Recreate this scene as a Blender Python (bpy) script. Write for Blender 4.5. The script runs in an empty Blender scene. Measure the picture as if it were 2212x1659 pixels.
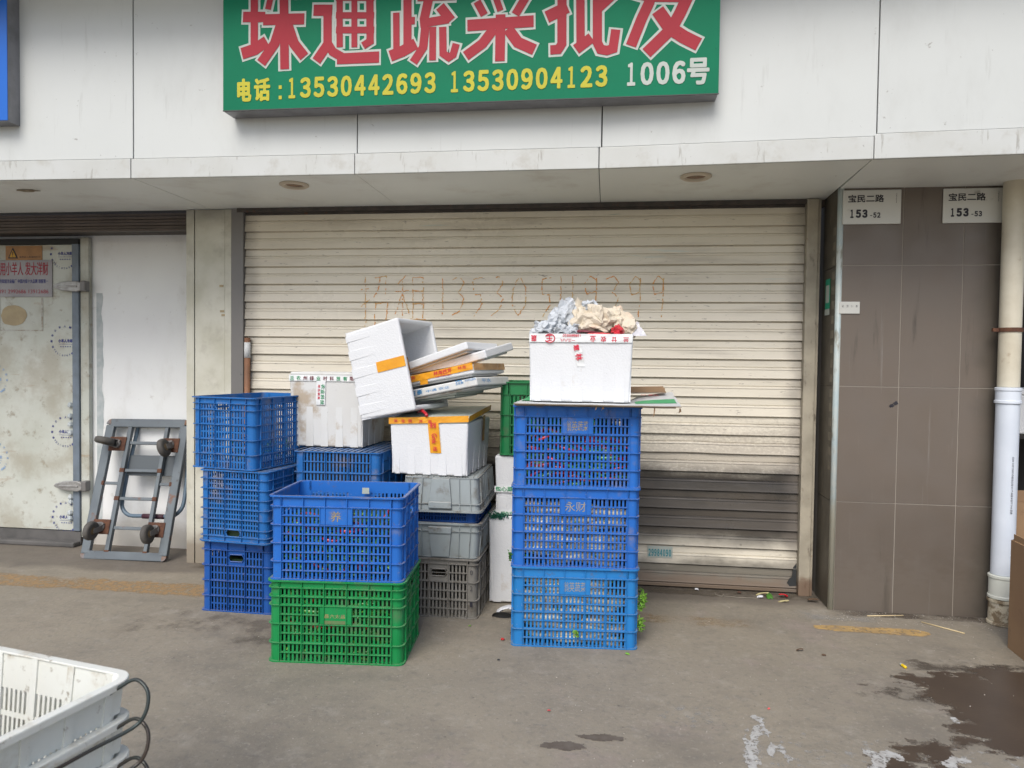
import bpy, math, random
from mathutils import Vector, Matrix, Euler, noise
random.seed(7)
S = bpy.context.scene
COL = S.collection
R_ = math.radians

# ------------------------------------------------------------------ camera
FPX, CX, CY, CAMH = 1560.0, 1106.0, 829.5, 1.36      # focal length and centre for a 2212 px wide picture
yaw, pit, rol = R_(7.5), R_(1.7), .0125
fw = Vector((-math.sin(yaw)*math.cos(pit), math.cos(yaw)*math.cos(pit), -math.sin(pit)))
r0 = Vector((math.cos(yaw), math.sin(yaw), 0))
u0 = r0.cross(fw)
rt = math.cos(rol)*r0 + math.sin(rol)*u0
up = -math.sin(rol)*r0 + math.cos(rol)*u0
cam = bpy.data.cameras.new('camera')
cam.sensor_width = 36; cam.lens = 36*FPX/2212; cam.clip_start = .05; cam.clip_end = 400
cam.dof.use_dof = True; cam.dof.focus_distance = 3.7; cam.dof.aperture_fstop = 5.0
co = bpy.data.objects.new('camera', cam); COL.objects.link(co); S.camera = co
Mc = Matrix.Identity(4)
for i in range(3):
    Mc[i][0] = rt[i]; Mc[i][1] = up[i]; Mc[i][2] = -fw[i]
Mc[2][3] = CAMH
co.matrix_world = Mc

# ------------------------------------------------------------------ light
SUN_EL, SUN_AZ = R_(47), R_(-10)        # soft high light from the street side, a little from the left
w = bpy.data.worlds.new('World'); S.world = w; w.use_nodes = True
nt = w.node_tree; bgn = nt.nodes['Background']
sky = nt.nodes.new('ShaderNodeTexSky'); sky.sky_type = 'NISHITA'; sky.sun_disc = False
sky.sun_elevation = SUN_EL; sky.sun_rotation = math.pi + SUN_AZ*-1
sky.dust_density = 3.0; sky.air_density = 1.0; sky.ozone_density = 1.5
nt.links.new(sky.outputs[0], bgn.inputs[0]); bgn.inputs[1].default_value = .10
sl = bpy.data.lights.new('sun', 'SUN'); sl.energy = 1.3; sl.angle = R_(32); sl.color = (1, .985, .955)
so = bpy.data.objects.new('sun', sl); COL.objects.link(so)
sd = Vector((math.sin(SUN_AZ)*math.cos(SUN_EL), -math.cos(SUN_AZ)*math.cos(SUN_EL), math.sin(SUN_EL)))
so.rotation_euler = sd.to_track_quat('Z', 'Y').to_euler(); so.location = (0, -3, 8)
vs = S.view_settings; vs.view_transform = 'Standard'; vs.look = 'None'; vs.gamma = 1; vs.use_curve_mapping = False
vs.exposure = .8

# ------------------------------------------------------------------ materials
def nd(t, k, **a):
    n = t.nodes.new(k)
    for q, v in a.items(): setattr(n, q, v)
    return n
def mth(t, op, a, b=None, clamp=False):
    n = nd(t, 'ShaderNodeMath', operation=op, use_clamp=clamp)
    for i, v in enumerate((a, b)):
        if v is None: continue
        if isinstance(v, (int, float)): n.inputs[i].default_value = v
        else: t.links.new(v, n.inputs[i])
    return n.outputs[0]
def mix(t, f, a, b):
    n = nd(t, 'ShaderNodeMix', data_type='RGBA')
    if isinstance(f, (int, float)): n.inputs[0].default_value = f
    else: t.links.new(f, n.inputs[0])
    for i, v in ((6, a), (7, b)):
        if isinstance(v, tuple): n.inputs[i].default_value = (*v[:3], 1)
        else: t.links.new(v, n.inputs[i])
    return n.outputs[2]
def ramp(t, v, lo, hi):
    n = nd(t, 'ShaderNodeMapRange', interpolation_type='SMOOTHSTEP')
    n.inputs[1].default_value = lo; n.inputs[2].default_value = hi
    t.links.new(v, n.inputs[0]); return n.outputs[0]
def tex(t, vec, scale, detail=4, rough=.55, stretch=(1, 1, 1), off=(0, 0, 0), kind='N'):
    mp = nd(t, 'ShaderNodeMapping'); mp.inputs['Scale'].default_value = stretch; mp.inputs['Location'].default_value = off
    t.links.new(vec, mp.inputs[0])
    if kind == 'N':
        n = nd(t, 'ShaderNodeTexNoise'); n.inputs['Detail'].default_value = detail; n.inputs['Roughness'].default_value = rough
    else:
        n = nd(t, 'ShaderNodeTexVoronoi')
    n.inputs['Scale'].default_value = scale
    t.links.new(mp.outputs[0], n.inputs['Vector']); return n.outputs[0]
MATS = {}
def mat(name, col, rough=.5, var=None, dirt=(), dust=None, bump=None, world=False, bands=(), metal=0, trans=0, coat=0, spec=.5, rrough=None, sss=0, alpha=None):
    """var=(colour2, scale); dirt=[(colour, scale, lo, hi, amount, stretch)]; dust=(colour, amount) lies on upward faces;
    bump=[(scale, strength, dist, kind, stretch)]; bands=[(axis, a, b, c, d, colour, noise scale, amount)]"""
    m = bpy.data.materials.new(name); m.use_nodes = True; t = m.node_tree; p = t.nodes['Principled BSDF']
    geo = nd(t, 'ShaderNodeNewGeometry')
    if world: vec = geo.outputs['Position']
    else:
        tc = nd(t, 'ShaderNodeTexCoord'); oi = nd(t, 'ShaderNodeObjectInfo')
        va = nd(t, 'ShaderNodeVectorMath', operation='ADD')
        sc = nd(t, 'ShaderNodeMath', operation='MULTIPLY'); sc.inputs[1].default_value = 17.0
        t.links.new(oi.outputs['Random'], sc.inputs[0])
        t.links.new(tc.outputs['Object'], va.inputs[0]); t.links.new(sc.outputs[0], va.inputs[1]); vec = va.outputs[0]
    c = tuple(col)
    n0 = nd(t, 'ShaderNodeRGB'); n0.outputs[0].default_value = (*c, 1); c = n0.outputs[0]
    if var: c = mix(t, ramp(t, tex(t, vec, var[1], 5), .3, .7), c, var[0])
    for i, d in enumerate(dirt):
        st = d[5] if len(d) > 5 else (1, 1, 1)
        f = ramp(t, tex(t, vec, d[1], 6, .65, st, (i*3.1, i*1.7, i*2.3)), d[2], d[3])
        c = mix(t, mth(t, 'MULTIPLY', f, d[4]), c, d[0])
    for i, b in enumerate(bands):
        sx = nd(t, 'ShaderNodeSeparateXYZ'); t.links.new(geo.outputs['Position'], sx.inputs[0])
        ax = sx.outputs['XYZ'.index(b[0])]
        nz = mth(t, 'MULTIPLY', mth(t, 'SUBTRACT', tex(t, geo.outputs['Position'], b[6], 6, .6, (.6, 1, 1), (i*5., 0, 0)), .5), b[8] if len(b) > 8 else .25)
        ax2 = mth(t, 'ADD', ax, nz)
        f = mth(t, 'MULTIPLY', ramp(t, ax2, b[1], b[2]), mth(t, 'SUBTRACT', 1.0, ramp(t, ax2, b[3], b[4])))
        c = mix(t, mth(t, 'MULTIPLY', f, b[7]), c, b[5])
    if dust:
        sx = nd(t, 'ShaderNodeSeparateXYZ'); t.links.new(geo.outputs['Normal'], sx.inputs[0])
        f = ramp(t, sx.outputs[2], .3, .8)
        nz = ramp(t, tex(t, vec, 25, 3), .25, .6)
        c = mix(t, mth(t, 'MULTIPLY', mth(t, 'MULTIPLY', f, nz), dust[1]), c, dust[0])
    t.links.new(c, p.inputs['Base Color'])
    if rrough:
        rr = nd(t, 'ShaderNodeMapRange'); rr.inputs[3].default_value = rrough[1]; rr.inputs[4].default_value = rrough[2]
        rr.inputs[1].default_value = .35; rr.inputs[2].default_value = .65
        t.links.new(tex(t, vec, rrough[0], 5), rr.inputs[0]); t.links.new(rr.outputs[0], p.inputs['Roughness'])
    else: p.inputs['Roughness'].default_value = rough
    p.inputs['Metallic'].default_value = metal; p.inputs['Specular IOR Level'].default_value = spec
    p.inputs['Coat Weight'].default_value = coat; p.inputs['Coat Roughness'].default_value = .15
    if alpha: t.links.new(ramp(t, tex(t, vec, alpha[0], 7, .7), alpha[1], alpha[2]), p.inputs['Alpha'])
    if trans: p.inputs['Transmission Weight'].default_value = trans
    if sss: p.inputs['Subsurface Weight'].default_value = sss; p.inputs['Subsurface Radius'].default_value = (.01, .01, .01)
    prev = None
    for b in (bump or ()):
        bn = nd(t, 'ShaderNodeBump'); bn.inputs['Strength'].default_value = b[1]; bn.inputs['Distance'].default_value = b[2]
        t.links.new(tex(t, vec, b[0], 4, .6, b[4] if len(b) > 4 else (1, 1, 1), kind=b[3] if len(b) > 3 else 'N'), bn.inputs['Height'])
        if prev: t.links.new(prev, bn.inputs['Normal'])
        prev = bn.outputs[0]
    if prev: t.links.new(prev, p.inputs['Normal'])
    MATS[name] = m; return m

GREYDUST = (.22, .19, .17)
M_white = mat('white_cladding', (.56, .58, .565), .40, var=((.535, .555, .54), 1.2), world=True,
    dirt=[((.28, .27, .25), 16, .675, .72, .8), ((.43, .44, .42), 2.2, .50, .80, .6, (1, 1, .5)), ((.25, .25, .24), 45, .69, .73, .7), ((.40, .41, .39), 9, .60, .75, .4, (3, 1, .3))], bump=[(1.1, .12, .02)])
M_trim = mat('white_trim', (.53, .545, .53), .42, var=((.49, .50, .475), 3), world=True,
    dirt=[((.30, .29, .26), 34, .60, .68, .75, (1, 1, .13)), ((.38, .365, .32), 7, .50, .72, .6), ((.2, .19, .17), 60, .67, .73, .8)], bump=[(5, .15, .01)])
M_soffit = mat('soffit_panel', (.80, .82, .78), .4, var=((.76, .775, .74), 1.5), world=True, dirt=[((.30, .27, .22), 24, .69, .74, .7), ((.58, .55, .50), 3, .50, .75, .6)])
M_joint = mat('dark_joint', (.07, .07, .07), .7)
M_shut = mat('cream_shutter', (.70, .65, .54), .34, var=((.65, .60, .49), 1.3), world=True, spec=.45, rrough=(3, .26, .45),
    dirt=[((.33, .40, .33), 6, .70, .74, .6, (.5, 1, 4)), ((.22, .19, .16), 34, .63, .70, .8, (.5, 1, 2.5)), ((.55, .62, .58), 5, .66, .70, .6, (.25, 1, 5)), ((.36, .32, .26), 2.4, .5, .75, .7, (.3, 1, 3))],
    bands=[('Z', .62, .76, .80, 1.06, (.16, .125, .10), 90, .45, .5), ('Z', .20, .37, .67, .79, (.022, .017, .013), 4.5, .97, .14), ('Z', .28, .38, .52, .66, (.12, .10, .08), 7, .32, .5), ('Z', -.2, -.1, .13, .22, (.09, .08, .062), 8, .85, .14),
           ('Z', -.2, -.1, .05, .11, (.17, .10, .06), 14, .5, .1), ('X', 1.03, 1.14, 3, 4, (.15, .13, .11), 6, .55, .2), ('X', -5, -4, -2.33, -2.22, (.15, .13, .11), 6, .5, .2)],
    bump=[(4, .25, .02, 'N', (.4, 1, 1.5))])
M_rail = mat('painted_rail', (.40, .36, .28), .6, var=((.30, .27, .21), 9), world=True, bump=[(40, .3, .004)],
    dirt=[((.10, .08, .06), 12, .58, .70, .85, (1, 1, .4)), ((.16, .07, .03), 20, .66, .74, .8)], bands=[('Z', -.2, -.1, .06, .16, (.13, .07, .04), 12, .8)])
M_col = mat('cream_flashing', (.57, .56, .48), .5, var=((.46, .45, .36), 5), world=True,
    dirt=[((.32, .22, .11), 26, .70, .73, .8), ((.12, .11, .09), 38, .70, .76, .8), ((.34, .32, .26), 5, .5, .7, .6)], bands=[('Z', -.2, -.1, .1, .3, (.20, .16, .12), 6, .8), ('Z', 2.15, 2.4, 4, 5, (.12, .11, .10), 6, .7)])
M_greysteel = mat('grey_steel', (.18, .172, .165), .5, var=((.17, .165, .16), 6), world=True, dirt=[((.05, .05, .05), 9, .6, .7, .8)], metal=.2)
M_header = mat('dark_header', (.05, .045, .04), .7, var=((.08, .065, .055), 18), world=True, dirt=[((.12, .05, .025), 24, .62, .7, .8)])
M_brown = mat('brown_shutter', (.11, .085, .07), .5, var=((.075, .06, .05), 5), world=True)
M_wallw = mat('white_wall_panel', (.82, .84, .83), .55, var=((.78, .79, .79), 2), world=True, dirt=[((.5, .48, .45), 12, .62, .74, .5), ((.35, .34, .33), 40, .68, .73, .6), ((.55, .54, .50), 3, .5, .75, .5, (1, 1, .5))], bands=[('Z', -.2, -.1, .05, .30, (.38, .35, .30), 8, .8)])
M_smear = mat('blue_grey_render', (.38, .43, .44), .8, var=((.52, .55, .55), 14), world=True, bump=[(30, .4, .004)])
M_door = mat('cold_room_door', (.56, .58, .53), .5, var=((.46, .48, .42), 2.2), world=True,
    dirt=[((.24, .20, .14), 12, .56, .70, .7), ((.34, .31, .24), 3.0, .46, .68, .65), ((.12, .10, .08), 40, .66, .72, .6), ((.34, .22, .12), 5, .62, .72, .5, (.5, 1, 3))])
M_bluesteel = mat('blue_grey_steel', (.17, .21, .26), .45, var=((.13, .16, .19), 8), world=True, dirt=[((.25, .2, .15), 20, .66, .75, .6)])
M_black = mat('black_rubber', (.025, .027, .028), .7)
M_silver = mat('cast_hinge', (.42, .42, .41), .45, var=((.28, .27, .26), 25), metal=.6)
M_plinth = mat('dark_plinth', (.12, .115, .11), .8, var=((.08, .078, .075), 7), world=True)
M_green = mat('sign_green', (.005, .175, .088), .5, var=((.006, .150, .076), 2), world=True, dirt=[((.005, .06, .035), 40, .66, .70, .9), ((.004, .05, .03), 14, .72, .75, .8, (1, 1, .4))], spec=.12)
M_red = mat('sign_red', (.36, .035, .050), .5, spec=.15, var=((.32, .032, .045), 4), world=True, dirt=[((.16, .01, .015), 42, .66, .70, .85)])
M_yel = mat('sign_yellow', (.50, .46, .05), .5, spec=.15, var=((.46, .42, .05), 7), world=True, dirt=[((.2, .25, .05), 44, .70, .74, .6)])
M_offw = mat('sign_white', (.42, .46, .42), .42, var=((.38, .42, .38), 9), world=True)
M_bluesign = mat('sign_blue', (.005, .12, .52), .3)
M_signside = mat('sign_return_metal', (.25, .25, .27), .4, var=((.19, .19, .2), 12), world=True, metal=.3)
M_tile = mat('brown_grey_tile', (.138, .112, .090), .42, var=((.135, .112, .092), 5), world=True, rrough=(6, .34, .58),
    dirt=[((.40, .37, .33), 30, .735, .80, .55), ((.045, .038, .03), 4, .58, .72, .7, (2.5, 1, .25)), ((.24, .22, .20), 6, .62, .76, .5, (6, 1, .2))],
    bands=[('Z', -.3, -.2, .12, .38, (.20, .18, .155), 30, .22, .8), ('Z', -.3, -.2, .3, .9, (.085, .07, .055), 3, .35, .6), ('X', 1.92, 2.08, 5, 6, (.05, .045, .035), 3, .55, .25)], bump=[(90, .08, .002)])
M_grout = mat('pale_grout', (.30, .27, .23), .9, world=True)
M_tileside = mat('stained_tile', (.10, .088, .068), .5, var=((.07, .06, .045), 8), world=True, dirt=[((.20, .18, .14), 14, .56, .7, .7, (1, 3, .4))])
M_corner = mat('corner_strip_metal', (.42, .52, .54), .4, var=((.52, .56, .53), 9), world=True, dirt=[((.2, .17, .11), 16, .55, .68, .8, (1, 1, .3))], bands=[('Z', -.3, -.2, .45, .75, (.40, .37, .28), 14, .8, .5)])
M_pvc = mat('white_pvc', (.58, .63, .70), .28, var=((.66, .71, .78), 4), dirt=[((.5, .45, .38), 16, .7, .8, .5)])
M_pvcold = mat('aged_pvc', (.62, .58, .47), .4, var=((.52, .47, .36), 6), dirt=[((.32, .23, .14), 10, .60, .75, .7)])
M_pvcdirty = mat('grimy_pvc', (.50, .45, .34), .7, dirt=[((.16, .11, .06), 20, .45, .6, .9), ((.7, .66, .58), 30, .6, .7, .6)], bump=[(30, .5, .006)])
M_rust = mat('rust', (.13, .055, .028), .85, var=((.07, .03, .02), 30), bump=[(60, .4, .003)])
M_plate = mat('number_plate', (.56, .56, .52), .4, dirt=[((.2, .19, .16), 9, .60, .75, .7)], world=True)
M_ink = mat('black_ink', (.02, .02, .03), .5)
M_navy = mat('navy_ink', (.03, .04, .22), .6)
M_navyfade = mat('faded_blue_ink', (.28, .38, .52), .7)
M_redink = mat('red_ink', (.60, .015, .05), .45)
M_greenink = mat('green_ink', (.01, .28, .10), .45)
M_teal = mat('teal_ink', (.01, .22, .26), .5)
M_blueink = mat('blue_ink', (.02, .22, .50), .5)
M_poster = mat('faded_poster', (.36, .35, .36), .45, var=((.28, .27, .28), 5), world=True)
M_posterred = mat('poster_red', (.33, .03, .05), .5)
M_orange = mat('orange_label', (.42, .22, .09), .6, var=((.30, .16, .07), 8), world=True)
M_beigep = mat('torn_paper_patch', (.44, .36, .22), .8, var=((.36, .29, .18), 12), world=True)
M_graf = mat('orange_crayon', (.66, .26, .05), .8, alpha=(60, .22, .48), var=((.58, .40, .16), 16), world=True)
M_foam = mat('white_foam', (.69, .705, .72), .62, var=((.665, .68, .695), 3), dirt=[((.42, .33, .22), 4.5, .62, .78, .55), ((.25, .21, .17), 60, .72, .78, .6)], bump=[(110, .4, .002, 'V'), (20, .15, .004)], sss=.05)
M_foamd = mat('dirty_foam', (.64, .65, .64), .7, var=((.60, .60, .58), 3), dirt=[((.38, .29, .19), 5.5, .53, .70, .8), ((.2, .15, .1), 40, .68, .74, .7)], bump=[(120, .2, .002, 'V'), (14, .15, .004)])
M_foamg = mat('greenish_foam', (.52, .56, .52), .6, var=((.45, .48, .44), 4), dirt=[((.3, .25, .18), 6, .58, .72, .6)], bump=[(150, .3, .002, 'V')])
M_tapey = mat('yellow_tape', (.78, .36, .02), .3, var=((.70, .30, .02), 14), coat=.3, bump=[(30, .5, .004)])
M_tapeb = mat('brown_tape', (.42, .22, .09), .3, var=((.55, .30, .10), 14), coat=.4, bump=[(30, .6, .005)])
M_tapec = mat('clear_tape', (.74, .76, .76), .18, coat=.5, bump=[(25, .5, .003)])
BLUES = {
 'royal': mat('royal_blue_plastic', (.018, .125, .46), .42, spec=.28, var=((.022, .145, .50), 4), dirt=[(GREYDUST, 9, .54, .74, .55), ((.35, .33, .32), 55, .66, .74, .6), ((.12, .10, .09), 28, .60, .70, .55), ((.36, .38, .46), 75, .66, .71, .6, (1, 1, .5))], dust=((.19, .20, .28), .85)),
 'sky': mat('sky_blue_plastic', (.018, .175, .46), .42, spec=.28, var=((.022, .195, .50), 4), dirt=[(GREYDUST, 9, .56, .76, .5), ((.12, .10, .09), 28, .60, .70, .55), ((.36, .38, .46), 75, .66, .71, .6, (1, 1, .5))], dust=((.16, .22, .28), .8)),
 'mid': mat('mid_blue_plastic', (.016, .125, .38), .42, spec=.28, var=((.022, .145, .42), 4), dirt=[(GREYDUST, 7, .52, .72, .6), ((.12, .10, .09), 28, .60, .70, .55), ((.36, .38, .46), 75, .66, .71, .6, (1, 1, .5))], dust=((.16, .19, .25), .85)),
 'deep': mat('deep_blue_plastic', (.012, .075, .30), .42, spec=.28, var=((.015, .09, .34), 4), dirt=[(GREYDUST, 9, .60, .75, .55)], dust=((.16, .17, .26), .75)),
 'green': mat('green_plastic', (.006, .215, .055), .42, spec=.28, var=((.015, .25, .075), 5), dirt=[((.12, .15, .09), 7, .50, .70, .65), ((.2, .17, .13), 30, .66, .74, .6)], dust=((.15, .30, .15), .7)),
 'dgreen': mat('dark_green_plastic', (.008, .20, .06), .38, var=((.008, .16, .05), 5), dirt=[((.1, .1, .06), 7, .56, .72, .6)], dust=((.1, .2, .1), .6)),
 'grey': mat('grey_plastic', (.29, .33, .34), .42, var=((.25, .28, .28), 5), dirt=[((.11, .085, .055), 7, .52, .68, .8), ((.1, .08, .05), 40, .66, .74, .6)], dust=((.33, .30, .26), .8)),
 'dgrey': mat('dirty_grey_plastic', (.23, .22, .20), .55, var=((.17, .16, .14), 6), dirt=[((.08, .065, .045), 8, .52, .66, .8)], dust=((.25, .23, .2), .6)),
 'white': mat('white_plastic', (.74, .75, .70), .34, var=((.70, .70, .64), 4), dirt=[((.36, .28, .17), 6, .54, .72, .75), ((.2, .15, .09), 24, .60, .70, .8)], sss=.5),
}
M_fadeg = mat('rubbed_print', (.10, .20, .075), .6, var=((.14, .17, .07), 60))
M_gold = mat('gold_emboss', (.34, .27, .12), .5, dirt=[((.12, .10, .08), 60, .5, .6, .7)])
M_dustink = mat('dusty_emboss', (.30, .27, .22), .7)
M_wire = mat('dark_wire', (.045, .06, .058), .4, metal=.5, var=((.07, .05, .04), 5))
M_trol = mat('trolley_grey_paint', (.135, .16, .175), .45, var=((.105, .125, .14), 5), dirt=[((.17, .07, .03), 7, .60, .68, .85), ((.06, .05, .045), 20, .60, .7, .6)])
M_troldk = mat('trolley_deck_grey', (.075, .09, .10), .5)
M_tyre = mat('grey_rubber_tyre', (.10, .095, .085), .75, var=((.07, .065, .06), 14))
M_tube = mat('trolley_tube', (.10, .15, .20), .4)
M_grip = mat('maroon_grip', (.05, .015, .025), .6)
M_card = mat('cardboard', (.30, .19, .105), .85, var=((.26, .16, .09), 3), dirt=[((.16, .10, .06), 9, .6, .75, .5)], bump=[(120, .1, .002, 'N', (1, 1, .1))])
M_cardg = mat('greyed_cardboard', (.25, .21, .17), .9, var=((.18, .14, .10), 20))
M_cardw = mat('printed_white_card', (.58, .59, .59), .5, dirt=[((.4, .36, .3), 8, .6, .75, .5)])
M_cardgr = mat('printed_green_band', (.02, .33, .12), .4)
M_peprd = mat('red_chili_skin', (.48, .014, .010), .25, var=((.30, .010, .01), 9), coat=.4)
M_pepgr = mat('green_chili_skin', (.09, .27, .04), .25, var=((.03, .12, .02), 9), coat=.4)
M_root = mat('muddy_white_root', (.60, .57, .46), .55, var=((.33, .27, .19), 6), dirt=[((.06, .045, .03), 9, .50, .62, .85)])
M_leaf = mat('fresh_leaf', (.07, .22, .025), .45, var=((.035, .12, .015), 20))
M_leafl = mat('lime_leaf', (.22, .42, .05), .45, var=((.12, .30, .03), 20))
M_shadegreen = mat('crate_shade_green', (.010, .032, .008), .6)  # near-black green: the shade inside crates is put into the colour
M_shadebrown = mat('crate_shade_brown', (.035, .03, .022), .95, var=((.06, .05, .035), 20))  # near-black brown: crate-interior shade as a base colour
M_newsg = mat('newsprint_grey', (.50, .53, .56), .7, dirt=[((.16, .16, .18), 55, .60, .66, .8, (.35, 1, 3)), ((.22, .42, .62), 5, .66, .70, .6)])
M_newsc = mat('newsprint_cream', (.60, .53, .42), .7, dirt=[((.28, .22, .18), 60, .62, .68, .6, (.35, 1, 3)), ((.72, .48, .34), 5, .60, .72, .5)])
M_redbag = mat('red_bag', (.62, .02, .035), .25, coat=.4, var=((.42, .01, .02), 12))
M_maroon = mat('dark_red_paper', (.16, .02, .035), .5)
M_clearbag = mat('thin_clear_bag', (.72, .73, .82), .25, trans=.45)
M_bagw = mat('white_bag', (.66, .67, .70), .35)
M_bamboo = mat('bamboo', (.62, .50, .29), .5)
M_litey = mat('yellow_plastic', (.80, .55, .01), .3)
M_dry = mat('dry_leaf', (.10, .06, .035), .8)
M_drylt = mat('wilted_leaf', (.40, .35, .18), .7)
M_dark = mat('dark_interior', (.03, .028, .026), .9)
M_paint = mat('worn_yellow_paint', (.46, .30, .11), .8, var=((.32, .22, .10), 12), world=True, dirt=[((.20, .165, .13), 26, .50, .62, .6)], alpha=(30, .34, .48))
M_paintf = mat('faded_yellow_paint', (.31, .235, .135), .85, var=((.25, .205, .14), 7), world=True, dirt=[((.21, .185, .145), 18, .40, .60, .85), ((.21, .185, .145), 3, .45, .62, .7)])
M_spill = mat('white_paint_spill', (.47, .47, .45), .6, var=((.36, .345, .32), 30), world=True, alpha=(38, .36, .52))
M_spillf = mat('faint_paint_film', (.28, .265, .235), .75, var=((.24, .22, .19), 30), world=True)
M_wet = mat('wet_concrete', (.075, .054, .038), .40, var=((.060, .043, .031), 5), world=True, bump=[(70, .3, .002)], spec=.4, dirt=[((.2, .18, .16), 70, .74, .78, .5)])
M_damp = mat('damp_concrete', (.10, .08, .062), .7, var=((.13, .11, .09), 25), world=True)
M_ground = mat('concrete_ground', (.275, .240, .185), .86, var=((.240, .212, .166), 1.3), world=True, rrough=(2.2, .6, .9),
    dirt=[((.155, .137, .112), 1.1, .46, .70, .75), ((.27, .222, .195), 2.0, .55, .72, .7), ((.40, .37, .33), 60, .655, .70, .6), ((.065, .055, .048), 48, .645, .71, .7),
          ((.17, .152, .125), 7, .50, .74, .55, (.6, 1, 1)), ((.36, .33, .28), 6.5, .54, .74, .5), ((.15, .14, .12), 34, .50, .68, .4), ((.34, .31, .26), 55, .54, .68, .45), ((.10, .09, .075), 170, .58, .70, .55)],
    bands=[('Y', 4.16, 4.28, 9, 10, (.095, .080, .068), 3, .6, .3)],
    bump=[(60, .35, .006), (260, .4, .002), (3, .3, .02)])

# ------------------------------------------------------------------ mesh helpers
class MB:
    def __init__(s): s.v = []; s.f = []; s.m = []; s.mi = 0
    def add(s, vs, fs):
        b = len(s.v); s.v += [tuple(v) for v in vs]
        for f in fs: s.f.append([b+i for i in f]); s.m.append(s.mi)
    def box(s, x0, x1, y0, y1, z0, z1, M=None):
        vs = [(x, y, z) for z in (z0, z1) for y in (y0, y1) for x in (x0, x1)]
        if M: vs = [M @ Vector(v) for v in vs]
        s.add(vs, [(0, 2, 3, 1), (4, 5, 7, 6), (0, 1, 5, 4), (2, 6, 7, 3), (0, 4, 6, 2), (1, 3, 7, 5)])
    def prism(s, pts, y0, y1, M=None):
        n = len(pts); vs = [(x, y0, z) for x, z in pts] + [(x, y1, z) for x, z in pts]
        if M: vs = [M @ Vector(v) for v in vs]
        s.add(vs, [tuple(range(n)), tuple(range(2*n-1, n-1, -1))] + [(i, i+n, (i+1) % n+n, (i+1) % n) for i in range(n)])
    def tube(s, pts, r, seg=8, rf=None, closed=False):
        pts = [Vector(p) for p in pts]; n = len(pts); rings = []
        a = None
        for i, p in enumerate(pts):
            if closed: d = pts[(i+1) % n]-pts[i-1]
            else: d = pts[min(i+1, n-1)]-pts[max(i-1, 0)]
            d.normalize()
            if a is None: a = d.cross(Vector((0, 0, 1))) if abs(d.z) < .9 else d.cross(Vector((1, 0, 0)))
            a = (a-d*a.dot(d)).normalized(); b = d.cross(a)
            rr = r*(rf(i/(n-1)) if rf else 1)
            rings.append([p+(a*math.cos(2*math.pi*k/seg)+b*math.sin(2*math.pi*k/seg))*rr for k in range(seg)])
        vs = [v for q in rings for v in q]; fs = []
        for i in range(n if closed else n-1):
            j = (i+1) % n
            for k in range(seg): fs.append((i*seg+k, i*seg+(k+1) % seg, j*seg+(k+1) % seg, j*seg+k))
        if not closed: fs += [tuple(range(seg-1, -1, -1)), tuple((n-1)*seg+k for k in range(seg))]
        s.add(vs, fs)
    def lathe(s, prof, seg=24, M=None, cap=True):
        vs = []; fs = []; n = len(prof)
        for r, z in prof:
            for k in range(seg):
                a = 2*math.pi*k/seg; vs.append(Vector((r*math.cos(a), r*math.sin(a), z)))
        if M: vs = [M @ v for v in vs]
        for i in range(n-1):
            for k in range(seg): fs.append((i*seg+k, i*seg+(k+1) % seg, (i+1)*seg+(k+1) % seg, (i+1)*seg+k))
        if cap: fs += [tuple(range(seg-1, -1, -1)), tuple((n-1)*seg+k for k in range(seg))]
        s.add(vs, fs)
    def ring(s, w, d, r, t, z0, z1, seg=4):
        """rounded rectangular band, outer size w x d, corner radius r, thickness t"""
        def loop(off):
            o = []
            for cx, cy, a0 in ((1, 1, 0), (-1, 1, 90), (-1, -1, 180), (1, -1, 270)):
                rr = max(r-off, .0005)
                for k in range(seg+1):
                    a = R_(a0+90*k/seg); o.append((cx*(w/2-r)+rr*math.cos(a)-(off-(r-rr))*0*cx, cy*(d/2-r)+rr*math.sin(a)))
            return o
        if t >= r:                              # keep the inner loop valid
            r = t+.002
        O, I = loop(0), loop(t); n = len(O)
        vs = [(*p, z0) for p in O]+[(*p, z1) for p in O]+[(*p, z0) for p in I]+[(*p, z1) for p in I]; fs = []
        for i in range(n):
            j = (i+1) % n
            fs += [(i, j, n+j, n+i), (n+i, n+j, 3*n+j, 3*n+i), (3*n+i, 3*n+j, 2*n+j, 2*n+i), (2*n+i, 2*n+j, j, i)]
        s.add(vs, fs)
    def warp(s, fn): s.v = [tuple(fn(Vector(v))) for v in s.v]; return s
    def build(s, name, m, parent=None, smooth=False, bevel=0, seg=2):
        me = bpy.data.meshes.new(name); me.from_pydata(s.v, [], s.f)
        ms = m if isinstance(m, (list, tuple)) else [m]
        for q in ms: me.materials.append(q)
        if len(ms) > 1: me.polygons.foreach_set('material_index', s.m)
        if smooth: me.polygons.foreach_set('use_smooth', [True]*len(me.polygons))
        me.update()
        o = bpy.data.objects.new(name, me); COL.objects.link(o)
        if parent: o.parent = parent
        if bevel:
            b = o.modifiers.new('bevel', 'BEVEL'); b.width = bevel; b.segments = seg; b.limit_method = 'ANGLE'; b.angle_limit = R_(40)
        return o
def B(name, m, parent, *boxes, bevel=0, M=None, smooth=False):
    b = MB()
    for q in boxes: b.box(*q, M=M)
    return b.build(name, m, parent, bevel=bevel, smooth=smooth)
def tag(o, label=None, cat=None, group=None, kind=None):
    if label: o['label'] = label
    if cat: o['category'] = cat
    if group: o['group'] = group
    if kind: o['kind'] = kind
    return o
def thing(name, label, cat, loc=(0, 0, 0), rz=0, group=None, rot=None):
    o = bpy.data.objects.new(name, None); COL.objects.link(o); o.empty_display_size = .1
    o.location = loc; o.rotation_euler = rot if rot else (0, 0, rz)
    return tag(o, label, cat, group)
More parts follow.
